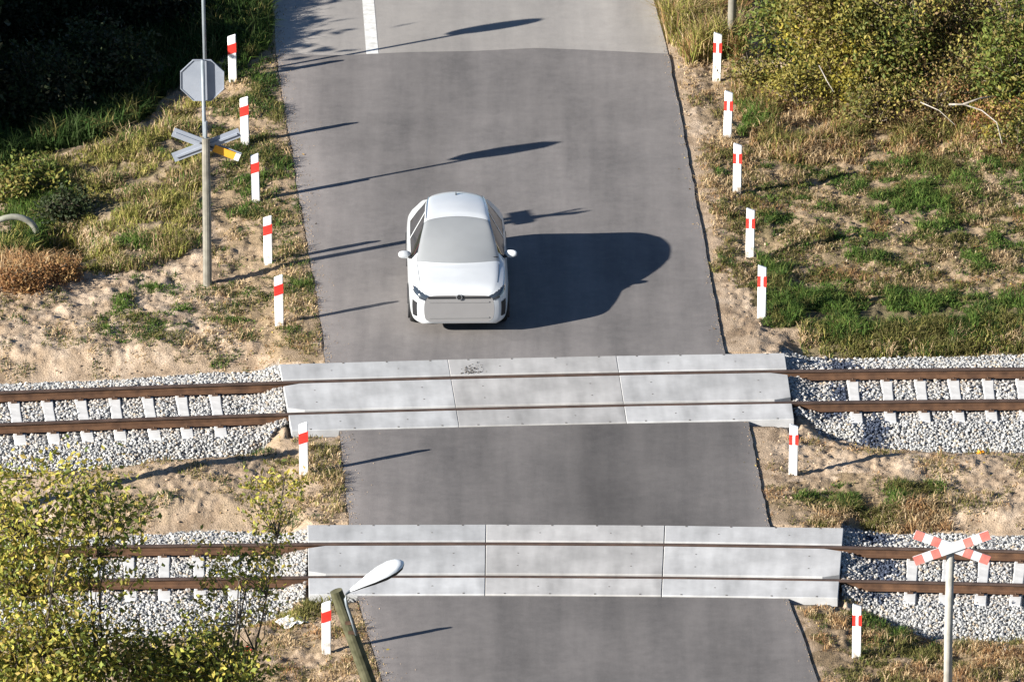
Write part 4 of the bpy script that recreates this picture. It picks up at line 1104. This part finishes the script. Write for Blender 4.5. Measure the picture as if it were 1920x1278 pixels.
# litter
def rag(name, lab, cat, uv, size, mat, seed):
    R_ = np.random.default_rng(seed); p = GH(*uv); mb = MB(); n = 7
    vs_ = [(size[0] * (i / (n - 1) - .5), size[1] * (k / (n - 1) - .5), .02 + .09 * R_.random() * math.sin(math.pi * i / (n - 1))) for i in range(n) for k in range(n)]
    fs_ = [(i * n + k, (i + 1) * n + k, (i + 1) * n + k + 1, i * n + k + 1) for i in range(n - 1) for k in range(n - 1)]
    mb.add(vs_, fs_); return tag(mb.build(name, mat, loc=tuple(p), rot=(0, 0, .5)), lab, cat)
rag('plastic_sheet', 'crumpled white plastic sheet on sand left of the nearest red banded post', 'litter', (552, 1168), (.55, .38), M_WHITE, 5)
rag('red_scrap', 'small red scrap on sand beside the dark green tree top', 'litter', (466, 1222), (.12, .14), M_RED, 6)
rag('white_scrap', 'small white scrap on dry ground right of the red and white cross pole', 'litter', (1887, 1222), (.12, .2), M_WHITE, 7)
rag('yellow_scrap', 'small yellow scrap at the gravel edge above the red and white cross', 'litter', (1840, 850), (.16, .12), M_ORANGE, 8)

# ------------------------------------------------------------------ the car
def pchip(x, y, xi):
    x = np.asarray(x, float); y = np.asarray(y, float); h = np.diff(x); dl = np.diff(y) / h
    d = np.zeros(len(x))
    for i in range(1, len(x) - 1):
        if dl[i - 1] * dl[i] > 0:
            w1 = 2 * h[i] + h[i - 1]; w2 = h[i] + 2 * h[i - 1]; d[i] = (w1 + w2) / (w1 / dl[i - 1] + w2 / dl[i])
    d[0], d[-1] = dl[0], dl[-1]
    i = np.clip(np.searchsorted(x, xi) - 1, 0, len(h) - 1); t = (xi - x[i]) / h[i]; H = h[i]
    return (1 + 2 * t) * (1 - t) ** 2 * y[i] + t * (1 - t) ** 2 * H * d[i] + t * t * (3 - 2 * t) * y[i + 1] + t * t * (t - 1) * H * d[i + 1]
#          y     W    zb   belt   wb    zr    wr    zt
ST = np.array([
    (0.00, .63, .28, .735, .59, .770, .53, .795),
    (0.03, .72, .24, .770, .675, .800, .60, .834),
    (0.10, .80, .21, .808, .745, .838, .66, .876),
    (0.25, .862, .20, .850, .795, .884, .70, .925),
    (0.55, .89, .20, .898, .822, .932, .725, .975),
    (0.90, .90, .20, .938, .834, .972, .742, 1.018),
    (1.10, .90, .20, .956, .838, 1.000, .748, 1.046),
    (1.20, .90, .20, .962, .840, 1.045, .742, 1.098),
    (1.55, .90, .20, .968, .842, 1.268, .675, 1.330),
    (1.90, .90, .20, .972, .842, 1.422, .605, 1.500),
    (2.15, .90, .20, .974, .842, 1.462, .582, 1.540),
    (2.60, .90, .20, .978, .840, 1.475, .566, 1.556),
    (3.05, .895, .20, .990, .832, 1.445, .532, 1.530),
    (3.40, .888, .21, 1.00, .815, 1.375, .49, 1.462),
    (3.62, .878, .23, 1.00, .795, 1.24, .575, 1.270),
    (3.82, .86, .26, .965, .770, 1.03, .66, 1.050),
    (3.95, .83, .30, .88, .74, .93, .64, .950),
    (4.02, .74, .36, .74, .66, .78, .56, .800)])
ny_ = 150
yi = np.unique(np.concatenate([np.linspace(0, 4.02, ny_), ST[:, 0], [1.13, 1.93, 1.30, 2.32, 2.40, 3.15, 3.44, 3.80]]))
Sx = np.stack([pchip(ST[:, 0], ST[:, k], yi) for k in range(1, 8)], -1)
VI = []   # fine v parameters
for seg in range(9): VI += [seg + q for q in (0, .2, .4, .6, .8)]
VI.append(9.0); VI = np.array(VI)
def section(s):
    W, zb, bz, wb, zr, wr, zt = s
    zm = zb + (bz - zb) * .48
    return np.array([(0, zb), (W * .84, zb), (W * .965, zb + (bz - zb) * .14), (W, zm), (W * .988, zb + (bz - zb) * .8), (wb, bz), (wr, zr),
                     (wr * .86, zr + (zt - zr) * .55), (wr * .46, zt - (zt - zr) * .12), (0, zt)])
def crom(P, v):
    out = np.zeros((len(v), 2)); n = len(P)
    for j, q in enumerate(v):
        i = min(int(q), n - 2); t = q - i
        p0 = P[max(i - 1, 0)]; p1 = P[i]; p2 = P[i + 1]; p3 = P[min(i + 2, n - 1)]
        m1 = (p2 - p0) * .5; m2 = (p3 - p1) * .5
        if i == 0: m1 = (p2 - p1); 
        if i == n - 2: m2 = np.array([p2[0] - p1[0], 0.0])
        if i == 5: m1 = (p2 - p1) * .9; m2 = (p2 - p1) * .8     # flat side glass
        if i == 4: m2 = (p2 - p1) * .9
        if i == 6: m1 = (p2 - p1) * .9
        if i == 0: m2 = (p2 - p1) * .8
        if i == 1: m1 = (p2 - p1) * .8
        out[j] = (2 * t ** 3 - 3 * t * t + 1) * p1 + (t ** 3 - 2 * t * t + t) * m1 + (-2 * t ** 3 + 3 * t * t) * p2 + (t ** 3 - t * t) * m2
    return out
GRID = np.zeros((len(yi), len(VI), 3))
for i in range(len(yi)):
    q = crom(section(Sx[i]), VI); GRID[i, :, 0] = q[:, 0]; GRID[i, :, 1] = yi[i]; GRID[i, :, 2] = q[:, 1]
# crowned bonnet front edge and bowed windscreen base in plan: shift y forward towards the middle
bow = 0.24 * (1 - (np.abs(GRID[..., 0]) / .85) ** 2) * np.exp(-((GRID[..., 1] - 1.1) / .45) ** 2) * sm(GRID[..., 2], .8, .95)
GRID[..., 1] -= bow
GRID[..., 1] += 0.13 * (1 - np.clip(np.abs(GRID[..., 0]) / .62, 0, 1) ** 2) * np.exp(-((GRID[..., 1] - 1.95) / .3) ** 2) * sm(GRID[..., 2], 1.25, 1.42)
p_car = G(861, 630, 0)
GRID[..., 1] -= 0.16 * (np.abs(GRID[..., 0]) / .55) ** 2 * np.exp(-((GRID[..., 1] - 3.5) / .35) ** 2) * sm(GRID[..., 2], 1.15, 1.35)
car = thing('white_car', 'white compact car driving towards the crossing over the far track', 'car', (p_car[0], p_car[1], 0), math.radians(1.2))
yc = (yi[:-1] + yi[1:]) / 2; vc = (VI[:-1] + VI[1:]) / 2
YC, VC = np.meshgrid(yc, vc, indexing='ij')
FC = (GRID[:-1, :-1] + GRID[1:, 1:]) / 2
reg = np.zeros(YC.shape, int)
reg[(YC > 1.13) & (YC < 1.93) & (VC > 6.05)] = 1                      # windscreen
reg[(YC > 1.32) & (YC < 2.32) & (VC > 5.05) & (VC < 5.95)] = 2        # front side windows
reg[(YC > 2.40) & (YC < 3.15) & (VC > 5.05) & (VC < 5.95)] = 3        # rear side windows
reg[(YC > 3.44) & (YC < 3.80) & (VC > 6.1)] = 4                        # rear window
for wy in (.78, 3.30):
    reg[((FC[..., 1] - wy) ** 2 + (FC[..., 2] - .32) ** 2 < .355 ** 2) & (VC > .6) & (VC < 4.4)] = 9
reg[(FC[..., 2] < .215) & (VC < 1)] = 5                                # underside
def grid_part(mask, sides=(1, -1), off=0.0):
    V = []; F_ = []; ind = {}
    ii, jj = np.nonzero(mask)
    for s in sides:
        def vid(i, j):
            key = (i, j, s) if not (j == len(VI) - 1 or j == 0) else (i, j, 0)
            if key not in ind:
                g = GRID[i, j].copy()
                if off:
                    i0, i1 = max(i - 1, 0), min(i + 1, len(yi) - 1); j0, j1 = max(j - 1, 0), min(j + 1, len(VI) - 1)
                    nn = np.cross(GRID[i1, j] - GRID[i0, j], GRID[i, j1] - GRID[i, j0]); nn = nn / (np.linalg.norm(nn) + 1e-9)
                    if nn[0] < 0 and g[0] > .2 and abs(nn[0]) > .3: nn = -nn
                    if abs(nn[0]) <= .3 and nn[2] < 0: nn = -nn
                    g = g + nn * off
                ind[key] = len(V); V.append((g[0] * s, g[1], g[2]))
            return ind[key]
        for i, j in zip(ii, jj):
            q = (vid(i, j), vid(i, j + 1), vid(i + 1, j + 1), vid(i + 1, j))
            F_.append(q if s < 0 else q[::-1])
    b = MB(); b.add(V, F_); return b
body = grid_part((reg == 0))
# close nose and tail
for i in (-1,):
    ring = [tuple(GRID[i, j]) for j in range(len(VI))] + [(-g[0], g[1], g[2]) for g in GRID[i, 1:-1][::-1]]
    body.add(ring, [tuple(range(len(ring)))])
bo = body.build('body', M_CARP, car, smooth=True)
grid_part(reg == 5).build('underbody', M_TRIM, car)
grid_part(reg == 1, off=-.004).build('windscreen', M_GLASS, car, smooth=True)
for s in (1, -1):
    for k in (2, 3): grid_part(reg == k, (s,), -.004).build('side_window', M_SGLASS, car, smooth=True)
grid_part(reg == 4, off=-.004).build('rear_window', M_SGLASS, car, smooth=True)
# front face: grille field below the bonnet edge
b = MB(); ring = [(g[0], g[1] - .001, g[2]) for g in GRID[0]] + [(-g[0], g[1] - .001, g[2]) for g in GRID[0, 1:-1][::-1]]
b.add(ring, [tuple(range(len(ring)))]); gr = b.build('grille', M_GRILLE, car)
for z in (.36, .66):
    b = MB(); b.box(-.54, .54, -.012, -.001, z - .012, z + .012); b.build('grille_bar', M_GRILLE, gr)
def nose_y(x, z):
    """front surface y at half width x near height z"""
    best = 0
    for i in range(len(yi)):
        j = np.argmin(np.abs(GRID[i, 15:30, 2] - z)) + 15
        if GRID[i, j, 0] >= abs(x): return GRID[i, j, 1]
    return .3
# light bar between the headlights and emblem
xs_ = np.linspace(-.60, .60, 29); b = MB(); vs_ = []
for x in xs_:
    i = min(range(len(yi)), key=lambda q: abs(Sx[q][5] * 1.08 - abs(x))) if abs(x) > .57 else 0
    yv = yi[i]; z = Sx[i][4] * .4 + Sx[i][2] * .6
    vs_ += [(x, yv - .012, z - .022), (x, yv - .012, z + .014), (x, yv + .03, z + .02)]
fs_ = []
for k in range(len(xs_) - 1):
    for m in range(2): fs_.append((3 * k + m, 3 * k + 3 + m, 3 * k + 4 + m, 3 * k + 1 + m))
b.add(vs_, fs_); b.build('grille_strip', M_TRIM, car)
b = MB(); b.prism([(.055 * math.cos(q), .76 + .055 * math.sin(q)) for q in np.linspace(0, 2 * math.pi, 20, endpoint=False)], 'y', -.03, -.004); em = b.build('emblem', M_CHROME, car)
b = MB(); b.prism([(.043 * math.cos(q), .76 + .043 * math.sin(q)) for q in np.linspace(0, 2 * math.pi, 20, endpoint=False)], 'y', -.034, -.028); b.build('emblem_field', M_TRIM, em)
for s in (1, -1):
    grid_part((YC > .0) & (YC < .36) & (VC > 4.45 + YC * 1.0) & (VC < 5.95 - YC * 3.2), (s,), .008).build('headlight', M_LENS, car, smooth=True)
    grid_part((YC > .05) & (YC < .15) & (VC > 2.35) & (VC < 3.75), (s,), .007).build('bumper_vent', M_TRIM, car, smooth=True)
    # roof rail
    pth = [(s * (np.interp(y, yi, Sx[:, 5]) * .97 - .015), y, np.interp(y, yi, Sx[:, 4]) + .012 + .012 * math.sin(math.pi * q)) for q, y in zip(np.linspace(0, 1, 12), np.linspace(2.02, 3.22, 12))]
    b = MB(); b.tube(pth, .016, 8); b.build('roof_rail', M_CHROME, car, smooth=True)
    # mirror: rounded housing on a short stalk
    b = MB(); n = 12; m = 8; vs_ = []
    for i in range(m + 1):
        ph = math.pi * i / m
        for k in range(n):
            a = 2 * math.pi * k / n
            vs_.append((s * (.955 - .115 * math.cos(ph)), 1.43 + .06 * math.sin(ph) ** .7 * math.cos(a) + .03 * math.cos(ph), 1.02 + .075 * math.sin(ph) ** .7 * math.sin(a) - .012 * math.cos(ph)))
    b.add(vs_, [(i * n + k, (i + 1) * n + k, (i + 1) * n + (k + 1) % n, i * n + (k + 1) % n) for i in range(m) for k in range(n)])
    mi = b.build('mirror', M_CARP, car, smooth=True)
    b = MB(); b.tube([(s * .83, 1.42, .965), (s * .90, 1.43, .99)], .03, 6); b.build('mirror_stalk', M_TRIM, mi)
    # bonnet shut line and wiper cowl
    b = MB(); pl_ = []
    for y in np.linspace(.32, 1.05, 14):
        i = np.argmin(np.abs(yi - y)); j = np.argmin(np.abs(VI - 6.2)); g = GRID[i, j]; pl_.append((s * g[0], g[1], g[2] + .001))
    b.tube(pl_, .004, 4); b.build('bonnet_gap', M_TRIM, car)
    # wheels
    for wy in (.78, 3.30):
        w = MB(); R1 = .315; prof_ = [(.20, -.1), (.29, -.1), (.312, -.075), (.315, 0), (.312, .075), (.29, .1), (.20, .1)]
        nn = 28; vs_ = [(xx + s * .775, r * math.cos(2 * math.pi * k / nn) + wy, r * math.sin(2 * math.pi * k / nn) + .315) for k in range(nn) for r, xx in prof_]
        q = len(prof_); w.add(vs_, [(k * q + m_, k * q + (m_ + 1) % q, ((k + 1) % nn) * q + (m_ + 1) % q, ((k + 1) % nn) * q + m_) for k in range(nn) for m_ in range(q)])
        wo = w.build('wheel', M_TYRE, car, smooth=True)
        r_ = MB()
        for k in range(5):
            a = 2 * math.pi * k / 5; ca, sa = math.cos(a), math.sin(a)
            r_.prism([(wy + ca * x - sa * y, .315 + sa * x + ca * y) for x, y in ((.03, -.035), (.21, -.025), (.21, .025), (.03, .035))], 'x', s * .845, s * .865)
        r_.prism([(wy + .05 * math.cos(a), .315 + .05 * math.sin(a)) for a in np.linspace(0, 2 * math.pi, 10, endpoint=False)], 'x', s * .84, s * .872)
        r_.build('rim', M_CHROME, wo)
        a_ = MB(); a_.tube([(s * (np.interp(wy, yi, Sx[:, 0]) - .004), wy + .362 * math.cos(a), .32 + .362 * math.sin(a)) for a in np.linspace(-.35, math.pi + .35, 20)], .022, 6)
        a_.build('wheel_arch', M_TRIM, car, smooth=True)
        a_ = MB(); a_.tube([(s * .6, wy, .32), (s * .62, wy, .32)], .36, 16); a_.build('wheel_well', M_TRIM, car)
b = MB(); b.add([(-.02, 3.0, 1.50), (.02, 3.0, 1.50), (.012, 3.14, 1.495), (-.012, 3.14, 1.495), (0, 3.12, 1.585)], [(0, 1, 4), (1, 2, 4), (2, 3, 4), (3, 0, 4), (0, 3, 2, 1)]); b.build('antenna', M_TRIM, car)
for s in (-.36, .22):
    b = MB(); b.tube([(s, 1.06, 1.04), (s + .25, 1.10, 1.075), (s + .5, 1.14, 1.075)], .01, 5); b.build('wiper', M_TRIM, car)
